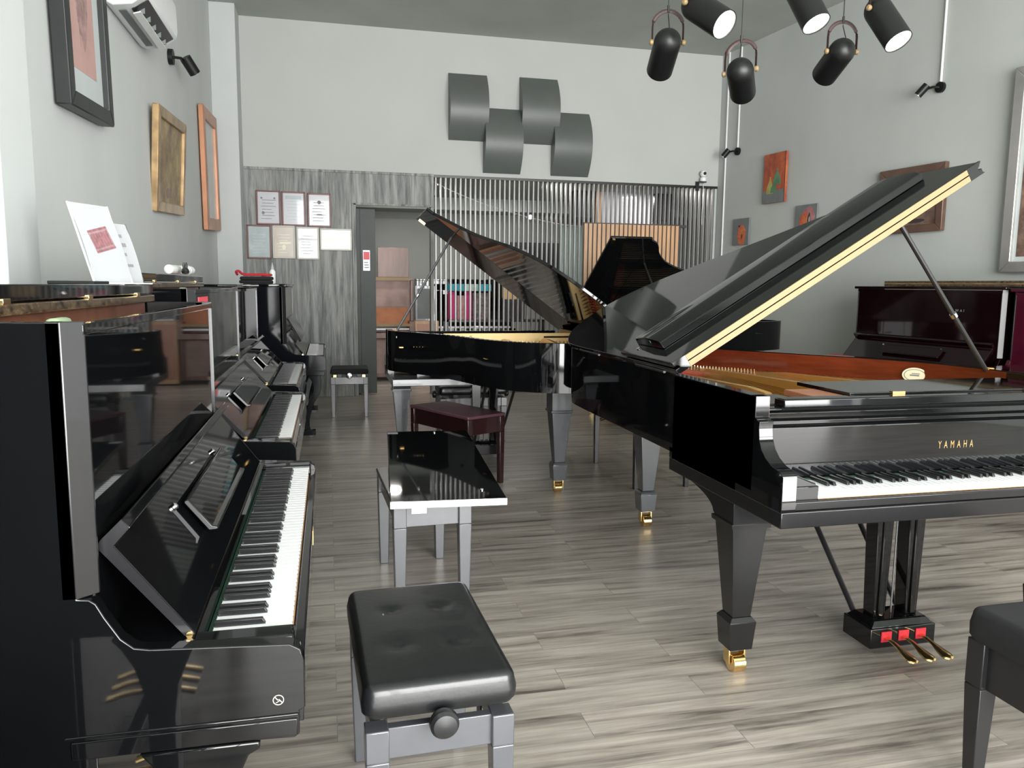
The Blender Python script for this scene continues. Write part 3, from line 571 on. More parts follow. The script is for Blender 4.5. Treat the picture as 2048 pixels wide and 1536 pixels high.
# maker's ring mark on the side arm
MB().tube([(0.009 * math.cos(k * PI / 12), 0.009 * math.sin(k * PI / 12), 0) for k in range(25)], 0.0007, 6).tube([(0.006, 0.006, 0), (0.0, 0.001, 0), (0.001, -0.001, 0), (-0.005, -0.006, 0)], 0.0008, 6).tube([(-0.005, 0.004, 0), (-0.001, -0.003, 0)], 0.0006, 6).build('ring_mark', 'sticker', U1, loc=(-0.0008, 0.046, 0.637), rot=(0, math.radians(-90), 0))
MB().box(0.30, 0.345, -0.001, 0.0, 0.66, 0.7).build('tan_sticker', 'yellow_box', U1, loc=(0.47, 0, 0))
U2 = upright('second black upright from the camera on the left wall, red label on its front panel', (-0.14, 3.2, 0), PI / 2, h=1.35, W=1.5, yc=0.36, red_label=True, indiv=True)
U3 = upright('third black upright from the camera on the left wall, between two taller pianos', (-0.19, 5.0, 0), PI / 2, h=1.34, W=1.5, yc=0.36, lid='closed')
U4 = upright('farthest black upright on the left, with curved cabriole legs, next to the grey panelled wall', (-0.035, 7.05, 0), PI / 2, h=1.345, W=1.5, yc=0.33, lid='closed', m='black_dull', legs='cabriole', desk=True, shelf=False)
upright('unseen closed black upright added behind the camera for the nearest upright to reflect', (-0.22, -0.62, 0), PI / 2, h=1.3, W=1.5, yc=0.33, lid='closed', fall='closed')  # added out of view so the nearest upright's side reflects something dark
_p = rw(3.22, 1.0)
U5 = upright('dark red-brown upright against the right wall behind the nearest grand', _p, RROT, h=1.375, W=1.50, m='maroon', yc=0.35, lid='closed', lid_mat='maroon', logo='KAWAI', keyx=0.1)
MB().box(0.0, 0.26, 0.0, 0.16, 0.742, 0.762).build('felt_cover', 'felt_red', U5, bevel=0.006)
_p = rw(4.79, 1.02)
U6 = upright('wine red upright at the right edge beside the dark red-brown one', _p, RROT, h=1.36, W=1.5, m='maroon2', yc=0.35, lid='closed', fall='closed', lid_mat='maroon2')
_p = rw(3.52, 0.62)
tag(MB().box(0, 2.6, 0, 0.30, 0, 0.045).m(1).box(0, 2.6, -0.002, 0, 0.018, 0.026).build('wooden_board', ['orn', 'gold_frame'], bevel=0.003, loc=(_p[0], _p[1], 1.40), rot=(0, 0, RROT)), 'long narrow aged wooden board lying across the tops of the red pianos', 'board')
# ================================================================ BENCHES
def cushion(mb, w, d, z0, z1, r=0.022, buttons=(), nx=44, ny=30, bulge=0.006):
    """padded seat: rounded border, slight crown, button dimples"""
    vs = []; fs = []
    def top(x, y):
        e = min(w / 2 - abs(x), d / 2 - abs(y)); z = z1
        if e < r: z = z1 - r + math.sqrt(max(0, r * r - (r - e) ** 2))
        z += bulge * (1 - (2 * x / w) ** 2) * (1 - (2 * y / d) ** 2)
        for bx, by in buttons: z -= 0.009 * math.exp(-((x - bx) ** 2 + (y - by) ** 2) / 0.00028) + 0.002 * math.exp(-((x - bx) ** 2 + (y - by) ** 2) / 0.0025)
        return z
    EO = (0, 0.0012, 0.0035, 0.007, 0.012, 0.018, 0.025)
    def sp(i, n, l):
        if i < 7: return -l / 2 + EO[i]
        if n - i < 7: return l / 2 - EO[n - i]
        return -l / 2 + 0.025 + (l - 0.05) * (i - 6) / (n - 12)
    def rc_(x, y, q=0.03):
        ax, ay = abs(x) - (w / 2 - q), abs(y) - (d / 2 - q)
        if ax > 0 and ay > 0:
            k = max(ax, ay) / math.hypot(ax, ay); x = math.copysign(w / 2 - q + ax * k, x); y = math.copysign(d / 2 - q + ay * k, y)
        return x, y
    for j in range(ny + 1):
        for i in range(nx + 1):
            x, y = sp(i, nx, w), sp(j, ny, d); vs.append((*rc_(x, y), top(x, y)))
    for j in range(ny):
        for i in range(nx): a_ = j * (nx + 1) + i; fs.append((a_, a_ + 1, a_ + nx + 2, a_ + nx + 1))
    rim = [i for i in range(nx + 1)] + [j * (nx + 1) + nx for j in range(1, ny + 1)] + [ny * (nx + 1) + i for i in range(nx - 1, -1, -1)] + [j * (nx + 1) for j in range(ny - 1, 0, -1)]
    prev = rim
    for (zz, o) in ((z1 - r - (z1 - r - z0) * 0.35, 0.004), (z0 + 0.012, 0.003), (z0, -0.004)):
        cur = []
        for k in rim:
            x, y, _ = vs[k]; cur.append(len(vs)); vs.append((x * (1 + 2 * o / w), y * (1 + 2 * o / d), zz))
        for q in range(len(rim)): fs.append((prev[q], cur[q], cur[(q + 1) % len(rim)], prev[(q + 1) % len(rim)]))
        prev = cur
    fs.append(tuple(prev)); mb._faces(vs, fs); return mb
def bench(label, loc, rotz, w=0.56, d=0.34, h=0.5, cush=0.075, m='bench', seat='leather', knob=None, buttons=True, brackets=None, group=None, apron=0.075, leg0=0.052, leg1=0.036, flat=False, splay=0.0):
    t = thing('piano_bench', label, 'piano bench', loc, rotz, group)
    zt = h - cush; zl = zt - (0.03 if knob else 0.0)
    if flat: MB().box(-w / 2, w / 2, -d / 2, d / 2, zt, h).build('seat', seat, t, bevel=0.006, seg=3)
    else:
        bt = [(-w * 0.19, -d * 0.2), (w * 0.17, -d * 0.2), (-w * 0.19, d * 0.2), (w * 0.17, d * 0.2)] if buttons else []
        s_ = cushion(MB(), w, d, zt, h, buttons=bt).build('seat', seat, t)
        for bx, by in bt: MB().lathe([(0.001, 0.006), (0.008, 0.004), (0.011, 0), (0.011, -0.004)], (bx, by, h - 0.011), (0, 0, 1), 12).build('button', seat, s_)
    lw, ld = w / 2 - leg0 / 2 - 0.004, d / 2 - leg0 / 2 - 0.004
    MB().box(-lw, lw, -ld - 0.012, -ld + 0.012, zl - apron, zl - 0.002).box(-lw, lw, ld - 0.012, ld + 0.012, zl - apron, zl - 0.002).box(-lw - 0.012, -lw + 0.012, -ld, ld, zl - apron, zl - 0.002).box(lw - 0.012, lw + 0.012, -ld, ld, zl - apron, zl - 0.002).build('apron', m, t, bevel=0.002)
    for sx in (-1, 1):
        for sy in (-1, 1): MB().frustum(sx * (lw + splay), sy * (ld + splay), 0, leg1, leg1, zl - apron, leg0, leg0, -sx * splay, -sy * splay).box(sx * lw - leg0 / 2, sx * lw + leg0 / 2, sy * ld - leg0 / 2, sy * ld + leg0 / 2, zl - apron, zl).build('leg', m, t, bevel=0.003)
    if knob:
        for kx in ((-1, 1) if knob == 'both' else (1,)):
            dx, dy = (kx, 0) if knob != 'front' else (0, -1)
            x0, y0 = dx * (w / 2), dy * (d / 2)
            MB().cyl((x0 - dx * 0.05, y0 - dy * 0.05, zt - 0.012), (x0 + dx * 0.012, y0 + dy * 0.012, zt - 0.012), 0.011).lathe([(0.016, 0), (0.030, 0.004), (0.033, 0.012), (0.032, 0.026), (0.026, 0.034), (0.012, 0.037), (0.001, 0.038)], (x0 + dx * 0.008, y0 + dy * 0.008, zt - 0.012), (dx, dy, 0), 28).build('height_knob', 'blacksatin' if knob != 'front' else 'chrome', t)
        for sy in (-1, 1):
            for sx in (-1, 1): MB().box(sx * w * 0.26 - 0.02, sx * w * 0.26 + 0.02, sy * d * 0.33, sy * d * 0.33 + 0.004, zt - 0.1, zt).build('lift_arm', 'blacksatin', t)
        if brackets:
            for sx in (-1, 1): MB().box(sx * w * 0.38 - 0.016, sx * w * 0.38 + 0.016, -d / 2 + 0.002, -d / 2 + 0.03, zt - 0.03, zt - 0.004).build('bracket', brackets, t)
    return t
# nearest bench, its long side along the room, a knob on the end facing the camera
bench('nearest black piano bench with four seat buttons and a round knob facing the camera', (0.218, 1.90, 0), math.radians(-88.0), w=0.575, d=0.345, h=0.505, knob='end')
# bench carrying the glossy piano panel
bench('grey-lit black bench in the middle, carrying a long glossy black panel', (0.395, 3.48, 0), math.radians(-87.5), w=0.66, d=0.34, h=0.475, cush=0.02, flat=True, seat='bench', apron=0.09, leg0=0.055, leg1=0.04)
t = thing('glossy_board', 'long glossy black piano panel with pale edges lying on the middle bench', 'board', (0.505, 3.775, 0.477), math.radians(-3.6))
pp = MB().box(-0.235, 0.235, -0.755, 0.755, 0.012, 0.036).build('board', 'black', t, bevel=0.003)
MB().box(-0.236, 0.236, -0.760, -0.752, 0.008, 0.037).build('metal_edge', 'chrome', t, bevel=0.001)
MB().box(-0.236, 0.236, 0.752, 0.757, 0.012, 0.03).build('metal_edge', 'chrome', t)
MB().box(-0.15, -0.09, -0.74, -0.66, -0.02, 0.012).build('clip', 'chrome', t)
for y in (-0.62, 0.69): MB().lathe([(0.009, 0), (0.009, 0.004), (0.005, 0.008)], (0.15 if y < 0 else 0.04, y, 0.036), (0, 0, 1), 16).build('stud', 'chrome', t)
q = MB().box(-0.232, -0.172, 0.68, 0.735, 0.0361, 0.0366).m(1)
for k in range(4): q.box(-0.228 + k * 0.014, -0.219 + k * 0.014, 0.69, 0.725, 0.0366, 0.0370)
q.build('paper_label', ['ink_grey', 'cert_white'], t)
# maroon bench
bench('maroon topped flat piano bench with brass corner studs in front of the baby grand', (0.872, 5.42, 0), math.radians(-62.5), w=0.70, d=0.33, h=0.50, cush=0.022, flat=True, seat='brown_bench', m='brown_bench_wood', apron=0.11, leg0=0.042, leg1=0.034)
bench('small black adjustable bench with brass fittings at the far end beside the doorway', (0.20, 8.33, 0), math.radians(-2), w=0.385, d=0.40, h=0.505, cush=0.055, knob='front', buttons=False, brackets='brass', seat='velvet', leg0=0.045, leg1=0.032)
bench('dark velvet seated bench at the right edge in front of the nearest grand', (2.07, 1.52, 0), 0, w=0.75, d=0.36, h=0.515, cush=0.09, buttons=False, seat='velvet', m='blacksatin', apron=0.13, leg0=0.056, leg1=0.036)
bench('plain black bench seen by its thin legs under the tail of the nearest grand', (2.2, 5.25, 0), math.radians(90), w=0.86, d=0.42, h=0.49, cush=0.03, flat=True, seat='blacksatin', m='blacksatin', leg0=0.04, leg1=0.03)
_p = rw(5.6, 1.55)
bench('black bench in front of the dark red-brown upright, only a leg showing under the grand', (3.92, 3.66, 0), RROT, w=0.6, d=0.36, h=0.5, cush=0.06, buttons=False, seat='velvet', m='blacksatin')
bench('black padded bench behind the baby grand, under its raised lid', (1.22, 6.78, 0), PI, w=0.6, d=0.34, h=0.5, knob='both', seat='leather', brackets='chrome')

# ================================================================ PICTURES
def picture(name, label, loc, rotz, w, h, fw, depth, fm, inner, cat='picture', roll=0.0, group=None, art=None, mount=None, lean=0.0, gap=0.012):
    """frame centred on loc, hanging on the wall; local -y points into the room"""
    t = thing(name, label, cat, loc, rotz, group, rot=None)
    t.rotation_euler = (Matrix.Rotation(rotz, 4, 'Z') @ Matrix.Rotation(lean, 4, 'X') @ Matrix.Rotation(roll, 4, 'Y')).to_euler()
    y0, y1 = -depth - gap, -gap
    if fw:
        fr = MB()
        fr.prism([(-w / 2, -h / 2), (w / 2, -h / 2), (w / 2 - fw, -h / 2 + fw), (-w / 2 + fw, -h / 2 + fw)], 'y', y0, y1).prism([(w / 2, -h / 2), (w / 2, h / 2), (w / 2 - fw, h / 2 - fw), (w / 2 - fw, -h / 2 + fw)], 'y', y0, y1)
        fr.prism([(w / 2, h / 2), (-w / 2, h / 2), (-w / 2 + fw, h / 2 - fw), (w / 2 - fw, h / 2 - fw)], 'y', y0, y1).prism([(-w / 2, h / 2), (-w / 2, -h / 2), (-w / 2 + fw, -h / 2 + fw), (-w / 2 + fw, h / 2 - fw)], 'y', y0, y1)
        fr.build('frame', fm, t, bevel=min(0.006, fw * 0.2))
    ms = [inner]; a_ = MB(); yy = y0 + (depth * 0.45 if fw else 0)
    a_.box(-w / 2 + fw * 0.6, w / 2 - fw * 0.6, yy, y1, -h / 2 + fw * 0.6, h / 2 - fw * 0.6)
    if art:
        for i, (mm, shapes) in enumerate(art):
            ms.append(mm); a_.m(i + 1)
            for k, shp in enumerate(shapes): a_.prism(shp, 'y', yy - 0.0012 - 0.0006 * i - 0.00004 * k, yy)
    a_.build('picture_sheet' if fw else 'canvas', ms, t)
    return t
def ell(cx, cz, rx, rz, n=18, k=0.0, seed=0):
    r_ = random.Random(seed); return [(cx + rx * math.cos(2 * PI * i / n) * (1 + k * (r_.random() - .5)), cz + rz * math.sin(2 * PI * i / n) * (1 + k * (r_.random() - .5))) for i in range(n)]
def rc(x0, x1, z0, z1): return [(x0, z0), (x1, z0), (x1, z1), (x0, z1)]
LW = PI / 2
picture('picture', 'black framed pink print with a sketch, highest and nearest on the left wall', (-1.2, 4.36, 2.95), LW, 0.74, 1.52, 0.075, 0.07, 'black_frame', 'mount', roll=math.radians(-2.9), art=[('pink', [rc(-0.19, 0.19, -0.56, 0.7)]), ('pinkdark', [ell(0.0, -0.05, 0.10, 0.42, 26, 0.35, 3), ell(0.02, 0.42, 0.13, 0.2, 20, 0.3, 4)])])
picture('picture', 'gilt framed gold-brown relief picture on the left wall between two other frames', (-1.2, 6.55, 2.27), LW, 1.07, 0.735, 0.075, 0.05, 'gold_frame', 'parchment', roll=math.radians(-3.1), lean=math.radians(4), art=[('walnut', [ell(-0.05, -0.22, 0.06, 0.04, 14, 0.3, 5)])])
picture('picture', 'copper-brown framed pale grey picture, last on the left wall before the pillar', (-1.2, 8.72, 2.51), LW, 0.95, 1.19, 0.12, 0.05, 'copper_frame', 'mirror', roll=math.radians(-3.0))
def line_rows(w, z0, z1, n, seed, x0=-0.8, x1=0.8):
    r_ = random.Random(seed); out = []
    for i in range(n):
        z = z0 + (z1 - z0) * i / max(1, n - 1); l = x0 * w / 2 + r_.random() * 0.1 * w; e = x1 * w / 2 - r_.random() * 0.3 * w; out.append(rc(l, e, z - 0.003, z + 0.003))
    return out
G = 'framed certificates on the grey boarded wall'
for (lab, x0, x1, z0, z1, fm, im, ink, sd, extra) in (
    ('framed certificate with two round seals, top left of the group', -0.80, -0.53, 2.055, 2.448, 'cert_frame', 'cert_white', 'ink_grey', 1, [ell(-0.075, 0.11, 0.012, 0.012), ell(0.07, 0.11, 0.012, 0.012), ell(-0.06, -0.06, 0.018, 0.018)]),
    ('framed certificate with a green header band, top middle of the group', -0.515, -0.248, 2.05, 2.443, 'cert_frame', 'cert_white', 'cert_blue', 2, [rc(-0.09, 0.09, 0.11, 0.15)]),
    ('framed certificate with a round crest, top right of the group', -0.22, 0.046, 2.045, 2.434, 'cert_frame', 'cert_white', 'ink_grey', 3, [ell(0.0, 0.09, 0.022, 0.022), rc(-0.03, 0.03, -0.06, -0.045)]),
    ('brown framed pale blue certificate, lower left of the group', -0.915, -0.644, 1.66, 2.05, 'cert_frame', 'cert_blue', 'mount', 4, []),
    ('pale framed cream certificate, second in the lower row', -0.628, -0.374, 1.668, 2.05, 'cert_frame_w', 'cert_cream', 'cert_yellow', 5, [rc(-0.05, 0.08, -0.02, 0.0), ell(0.0, -0.06, 0.02, 0.03)]),
    ('pale framed white certificate, third in the lower row', -0.356, -0.098, 1.66, 2.04, 'cert_frame_w', 'cert_white', 'mount', 6, []),
    ('pale framed wide yellow certificate, last in the lower row beside the doorway', -0.085, 0.285, 1.772, 2.028, 'cert_frame_w', 'cert_yellow', 'cert_cream', 7, [])):
    w, h = x1 - x0, z1 - z0
    picture('certificate', lab, ((x0 + x1) / 2, 9.69, (z0 + z1) / 2), 0, w, h, 0.017, 0.02, fm, im, 'certificate', group=G, art=[(ink, line_rows(w * 0.8, -h * 0.32, h * 0.22, 7, sd) + extra)], gap=0.0)
# right-hand wall
pear = lambda cx, z0, w, h: [(cx + w * x, z0 + h * z) for x, z in ((-0.5, 0), (0.5, 0), (0.52, 0.2), (0.4, 0.45), (0.2, 0.65), (0.1, 0.85), (0.07, 1.0), (-0.05, 1.0), (-0.08, 0.85), (-0.2, 0.65), (-0.4, 0.45), (-0.52, 0.2))]
picture('painting', 'unframed orange painting of pear shapes, highest on the far right wall', rw(1.205, 0, 2.67), RROT, 0.39, 0.575, 0, 0.03, None, 'orange', 'painting', art=[('canvas_grey', [rc(-0.195, 0.195, -0.2875, -0.14)]), ('yellow_paint', [pear(-0.07, -0.18, 0.12, 0.2)]), ('green_paint', [pear(0.05, -0.08, 0.13, 0.19), pear(0.0, -0.17, 0.11, 0.14)]), ('dark_paint', [rc(0.188, 0.195, -0.2875, 0.2875)])], gap=0.02)
picture('painting', 'small grey canvas with an orange figure, nearest the far right corner', rw(0.58, 0, 2.08), RROT, 0.32, 0.33, 0, 0.02, None, 'canvas_grey', 'painting', art=[('orange2', [ell(0.02, -0.04, 0.085, 0.125, 22, 0.22, 11)]), ('dark_paint', [ell(0.03, -0.06, 0.012, 0.03, 10, 0.3, 12), ell(-0.03, 0.07, 0.02, 0.012, 10, 0.3, 13)])])
picture('painting', 'small grey canvas with a pink and orange swirl, half behind the grand lid', rw(1.76, 0, 2.14), RROT, 0.345, 0.34, 0, 0.02, None, 'canvas_grey', 'painting', art=[('pinkpaint', [ell(0.04, 0.0, 0.11, 0.145, 22, 0.2, 14)]), ('orange2', [ell(-0.02, -0.03, 0.075, 0.12, 20, 0.3, 15)]), ('dark_paint', [ell(0.055, 0.0, 0.022, 0.08, 14, 0.5, 16)]), ('mirror', [ell(0.06, -0.01, 0.009, 0.05, 12, 0.3, 17)])])
picture('picture', 'dark brown framed still life on the right wall behind the raised grand lid', rw(3.2, 0, 2.22), RROT, 0.76, 0.62, 0.07, 0.05, 'brown_frame', 'brown_art', art=[('dark_paint', [ell(0.05, -0.2, 0.14, 0.02, 14, 0.3, 18), ell(0.2, -0.03, 0.08, 0.03, 14, 0.3, 19)])])
picture('picture', 'tall silver framed picture cut off by the right edge of the photo', rw(4.66, 0, 2.35), RROT, 0.92, 1.66, 0.09, 0.07, 'silver_frame', 'mount', art=[('brown_art', [rc(-0.34, 0.34, -0.7, 0.7)])])

# ================================================================ LAMPS AND FITTINGS
def pendant(label, pos, d, size=1.0, facing=False):
    d = Vector(d).normalized(); L = 0.215 * size; R_ = 0.052 * size
    t = thing('pendant_spotlight', label, 'spotlight', pos, group='black pendant spotlights hanging in two rows')
    prof = [(R_ * math.sin(a_ * PI / 16), -R_ * math.cos(a_ * PI / 16)) for a_ in range(0, 9)] + [(R_, L - R_), (R_ * 0.985, L - R_ + 0.001), (R_ * 0.94, L - R_), (R_ * 0.93, L * 0.45), (R_ * 0.5, L * 0.2)]
    MB().lathe(prof, (0, 0, 0), d, 32).build('lamp_shell', 'lamp_black', t)
    MB().lathe([(R_ * 0.3, L * 0.44), (R_ * 0.9, L * 0.46), (R_ * 0.925, L - R_ - 0.004), (R_ * 0.90, L - R_ - 0.006), (R_ * 0.85, L * 0.5), (R_ * 0.3, L * 0.48)], (0, 0, 0), d, 32).lathe([(0.001, L * 0.47), (R_ * 0.8, L * 0.5), (R_ * 0.8, L * 0.52), (0.001, L * 0.52)], (0, 0, 0), d, 24).build('reflector', 'lamp_glow', t)
    up = Vector((0, 0, 1)); side = d.cross(up).normalized() if abs(d.z) < 0.98 else Vector((1, 0, 0))
    if facing: side = Vector((0.97, -0.23, 0)); side = (side - side.dot(d) * d).normalized()
    rr = R_ * 1.13; arch = []
    for k in range(17):
        a_ = PI * k / 16; arch.append(side * rr * math.cos(a_) + up * (0.055 * size + (R_ * 1.15) * math.sin(a_)))
    arch = [side * rr] + arch + [-side * rr]
    MB().tube(arch, 0.0075 * size, 8, flat=(0.28, 1.0)).build('strap', 'leather_brown', t)
    for s_ in (-1, 1): MB().lathe([(0.009, -0.004), (0.011, 0.0), (0.011, 0.007), (0.006, 0.011)], side * s_ * rr, side * s_, 14).build('strap_stud', 'brass_pale', t)
    top = up * (0.055 * size + R_ * 1.15)
    cord = MB().tube([-d * (R_ * 0.95), top * 0.85, top, up * (RH - pos[2])], 0.0022, 6).cyl(top - up * 0.006, top + up * 0.02, 0.005)
    cord.build('cord', 'dark_plastic', t)
    return t
pendant('black pendant spotlight hanging farthest left, seen from its domed back', (1.283, 2.9, 2.302), (0.211, 0.899, -0.384), 1.0, True)
pendant('black pendant spotlight hanging lowest, domed back towards the camera', (1.594, 2.9, 2.217), (0.539, 0.795, -0.278), 1.0, True)
pendant('black pendant spotlight on the right, dark domed back and slanting to the left', (2.042, 2.9, 2.325), (0.186, 0.932, -0.311), 1.0, True)
pendant('lit pendant spotlight upper left, white opening turned to the right', (1.322, 2.75, 2.389), (0.351, -0.724, -0.594), 1.0)
pendant('lit pendant spotlight in the middle of the near row, cut off by the top edge', (1.74, 2.75, 2.482), (0.196, -0.454, -0.869), 1.0)
pendant('lit pendant spotlight on the right, white opening pointing down to the right', (2.087, 2.75, 2.437), (0.19, -0.525, -0.83), 1.0)
def wall_spot(label, loc, rotz, aim, conduit=None, sz=1.0):
    t = thing('wall_spotlight', label, 'spotlight', loc, rotz, 'small black wall spotlights')
    MB().cyl((0, -0.03 * sz, 0), (0, 0, 0), 0.048 * sz, n=20).build('base', 'lamp_black', t)
    MB().tube([(0, -0.03, 0), (0.03 * sz * aim, -0.07 * sz, 0.005), (0.07 * sz * aim, -0.08 * sz, 0)], 0.011, 8).build('arm', 'lamp_black', t)
    d = Vector((0.45 * aim, -0.45, -0.75)).normalized(); o = Vector((0.085 * sz * aim, -0.085 * sz, 0.03))
    h = MB().cyl(o, o + d * 0.11 * sz, 0.036 * sz, n=20).build('head', 'lamp_black', t)
    MB().cyl(o + d * 0.108 * sz, o + d * 0.113 * sz, 0.029 * sz, n=20).build('lens', 'chrome', h)
    return t
wall_spot('small black spotlight high on the left wall below the air conditioner', (-1.2, 6.9, 3.15), LW, 1, sz=1.25)
wall_spot('small black spotlight at the foot of a conduit, upper right wall', rw(3.42, 0, 3.21), RROT, -1)
wall_spot('small black spotlight beside the far right corner of the room', rw(0.42, 0, 3.10), RROT, -1)
for lab, s_, z0 in (('white vertical conduit running to the ceiling on the upper right wall', 3.42, 3.25), ('white conduit down to the spotlight in the far right corner', 0.42, 3.14), ('white conduit nearest the far right corner, reaching down behind the grand', 0.17, 1.2)):
    tag(MB().cyl((0, -0.014, z0), (0, -0.014, RH), 0.011, n=10).build('conduit', 'white_plastic', loc=rw(s_), rot=(0, 0, RROT)), lab, 'conduit', 'white conduits on the right wall')
# air conditioner
t = thing('air_conditioner', 'white wall air conditioner high on the left wall, flap open', 'air conditioner', (-1.2, 5.43, 2.92), LW)
pr = [(-0.0, 0.02), (-0.05, 0.0), (-0.15, 0.015), (-0.235, 0.075), (-0.245, 0.12), (-0.24, 0.30), (-0.21, 0.325), (0.0, 0.325)]
MB().prism(pr, 'x', -0.44, 0.44).build('housing', 'white_plastic', t, bevel=0.014, seg=3)
MB().prism([(-0.135, 0.008), (-0.225, 0.065), (-0.2255, 0.06), (-0.1355, 0.003)], 'x', -0.37, 0.37).m(1).prism([(-0.06, -0.001), (-0.10, 0.0035), (-0.10, 0.002), (-0.06, -0.003)], 'x', -0.35, 0.35).build('air_outlet', ['dark_plastic', 'canvas_grey'], t)
MB().prism([(-0.14, -0.012), (-0.18, 0.0), (-0.18, -0.006), (-0.14, -0.018)], 'x', -0.36, 0.36).build('flap', 'white_plastic', t)
vn = MB()
for k in range(5): vn.box(-0.30 + k * 0.15, -0.29 + k * 0.15, -0.19, -0.15, 0.005, 0.04)
vn.build('louvres', 'canvas_grey', t)
# security camera
t = thing('security_camera', 'small white security camera on a dark bracket at the foot of the white wall', 'camera', (4.80, 9.69, 2.74))
MB().box(-0.05, 0.0, -0.012, 0, -0.10, 0.02).box(-0.05, 0.06, -0.1, 0.0, 0.0, 0.012).build('bracket', 'dark_plastic', t)
MB().lathe([(0.03, 0.0), (0.042, 0.01), (0.042, 0.05), (0.025, 0.062)], (0.03, -0.06, 0.012), (0, 0, 1), 20).lathe([(0.001, -0.045), (0.03, -0.035), (0.046, 0.0), (0.03, 0.035), (0.001, 0.045)], (0.03, -0.06, 0.115), (0, 0, 1), 20).build('camera_body', 'white_plastic', t)
MB().cyl((0.03, -0.09, 0.115), (0.03, -0.108, 0.115), 0.02, n=18).build('lens', 'dark_plastic', t)
tag(MB().tube(catmull([(4.85, 9.67, 2.73), (4.86, 9.66, 2.55), (4.85, 9.67, 2.35), (4.86, 9.68, 2.2)], 5), 0.004, 6).build('camera_cable', 'white_plastic'), 'thin white cable hanging below the security camera', 'cable')
# fairy-light string sagging behind the slats
sp_ = catmull([(1.30, 10.1, 2.69), (1.62, 10.15, 2.56), (2.05, 10.2, 2.42), (2.65, 10.2, 2.27), (3.15, 10.2, 2.19), (3.6, 10.2, 2.18)], 8)
t = thing('light_string', 'string of small lights sagging behind the metal slats', 'light string', (0, 0, 0))
MB().tube(sp_, 0.004, 6).build('wire', 'white_plastic', t)
bb = MB()
for i in range(1, len(sp_), 2): bb.cyl(Vector(sp_[i]) - Vector((0, 0, 0.018)), Vector(sp_[i]) + Vector((0, 0, 0.006)), 0.009, n=8)
bb.build('bulbs', 'cert_white', t)
tag(MB().lathe([(0.001, -0.03), (0.02, -0.02), (0.028, 0.0), (0.02, 0.02), (0.001, 0.03)], (2.66, 10.3, 2.29), n=14).build('spot_bulb', 'bulb'), 'single bright bulb glowing behind the metal slats', 'light bulb')

# ================================================================ ON THE LEFT-HAND PIANOS
zt1 = 1.3665
def sheet(label, loc, rotz, w, h, lean, bend, art, clear=False):
    t = thing('sign_holder', label, 'sign', loc, rotz)
    N_ = 12; vs = []; fs = []
    for j in range(N_ + 1):
        u = j / N_; y = math.tan(lean) * h * u + bend * math.sin(PI * u) ; z = h * u
        for x in (-w / 2, w / 2): vs.append((x, y, z))
    for j in range(N_): fs.append((2 * j, 2 * j + 1, 2 * j + 3, 2 * j + 2))
    mb = MB(); mb._faces(vs, fs); mb._faces([(x, y + 0.0025, z) for x, y, z in vs], fs)
    o = mb.build('paper', 'paper', t)
    MB().tube([(w / 2, 0, 0), (w / 2, math.tan(lean) * h, h)], 0.0028, 6).tube([(-w / 2, 0, 0), (-w / 2, math.tan(lean) * h, h)], 0.0028, 6).box(-w / 2, w / 2, -0.07, 0.004, 0, 0.003).build('acrylic_holder', 'glass_clear' if clear else 'white_plastic', t)
    for (mm, shapes) in art:
        mb = MB()
        for shp in shapes:
            n = len(shp); vv = []
            for x, z in shp: u = z / h; vv.append((x, math.tan(lean) * z + bend * math.sin(PI * u) - (0.0012 if mm == 'ink_pale' else 0.0018), z))
            mb._faces(vv, [tuple(range(n))])
        mb.build('print', mm, o)
    return t
# a red stamped box and faint grey lines, as blurred as in the photo
stamp = [rc(-0.045, 0.045, 0.158, 0.164), rc(-0.045, 0.045, 0.098, 0.104)] + [rc(-0.042 + 0.012 * k, -0.033 + 0.012 * k, 0.11, 0.152) for k in range(7)]
sheet('white sheet in a leaning holder with a faded red stamp, standing on the nearest upright', (-0.625, 2.56, zt1), math.radians(66), 0.165, 0.235, math.radians(18), -0.008, [(mm_, [[(x * math.cos(.22) - (z - .13) * math.sin(.22), .13 + x * math.sin(.22) + (z - .13) * math.cos(.22)) for x, z in s_] for s_ in ss_]) for mm_, ss_ in (('ink_pale', [rc(-0.045, 0.045, 0.104, 0.158)]), ('ink_red', stamp))])
sheet('white sheet with grey lines of print behind the stamped one on the nearest upright', (-0.635, 2.765, zt1), math.radians(62), 0.15, 0.195, math.radians(18), -0.006, [('ink_grey', [rc(-0.03, 0.035, 0.15, 0.16), rc(-0.02, 0.04, 0.12, 0.132), rc(-0.01, 0.03, 0.09, 0.1), rc(0.0, 0.045, 0.055, 0.064)])], clear=True)
tag(MB().box(-0.055, 0.055, -0.09, 0.09, 0, 0.008).build('folder', 'velvet', bevel=0.002, loc=(-0.655, 2.33, zt1 - 0.0005), rot=(0, 0, 0.05)), 'flat black folder lying on the nearest upright under the signs', 'folder')
tb = thing('white_tube', 'white tube lying across the second upright by a black rabbit figure', 'tube', (-0.64, 3.75, 1.4085), math.radians(84))
MB().lathe([(0.012, -0.18), (0.019, -0.175), (0.02, -0.06), (0.017, -0.05), (0.019, -0.04), (0.02, 0.15), (0.014, 0.18)], (0, 0, 0.02), (1, 0, 0), 20).build('body', 'white_plastic', tb)
MB().cyl((0.1, 0, 0.02), (0.106, 0, 0.02), 0.0212, n=20).build('collar', 'cert_white', tb)
rb = thing('rabbit_figure', 'tiny black rabbit-eared figure in front of the white tube', 'figurine', (-0.60, 3.62, 1.4085), math.radians(70))
MB().lathe([(0.001, 0), (0.014, 0.003), (0.017, 0.013), (0.012, 0.024), (0.001, 0.028)], (0, 0, 0), (0, 0, 1), 14).build('head', 'dark_plastic', rb)
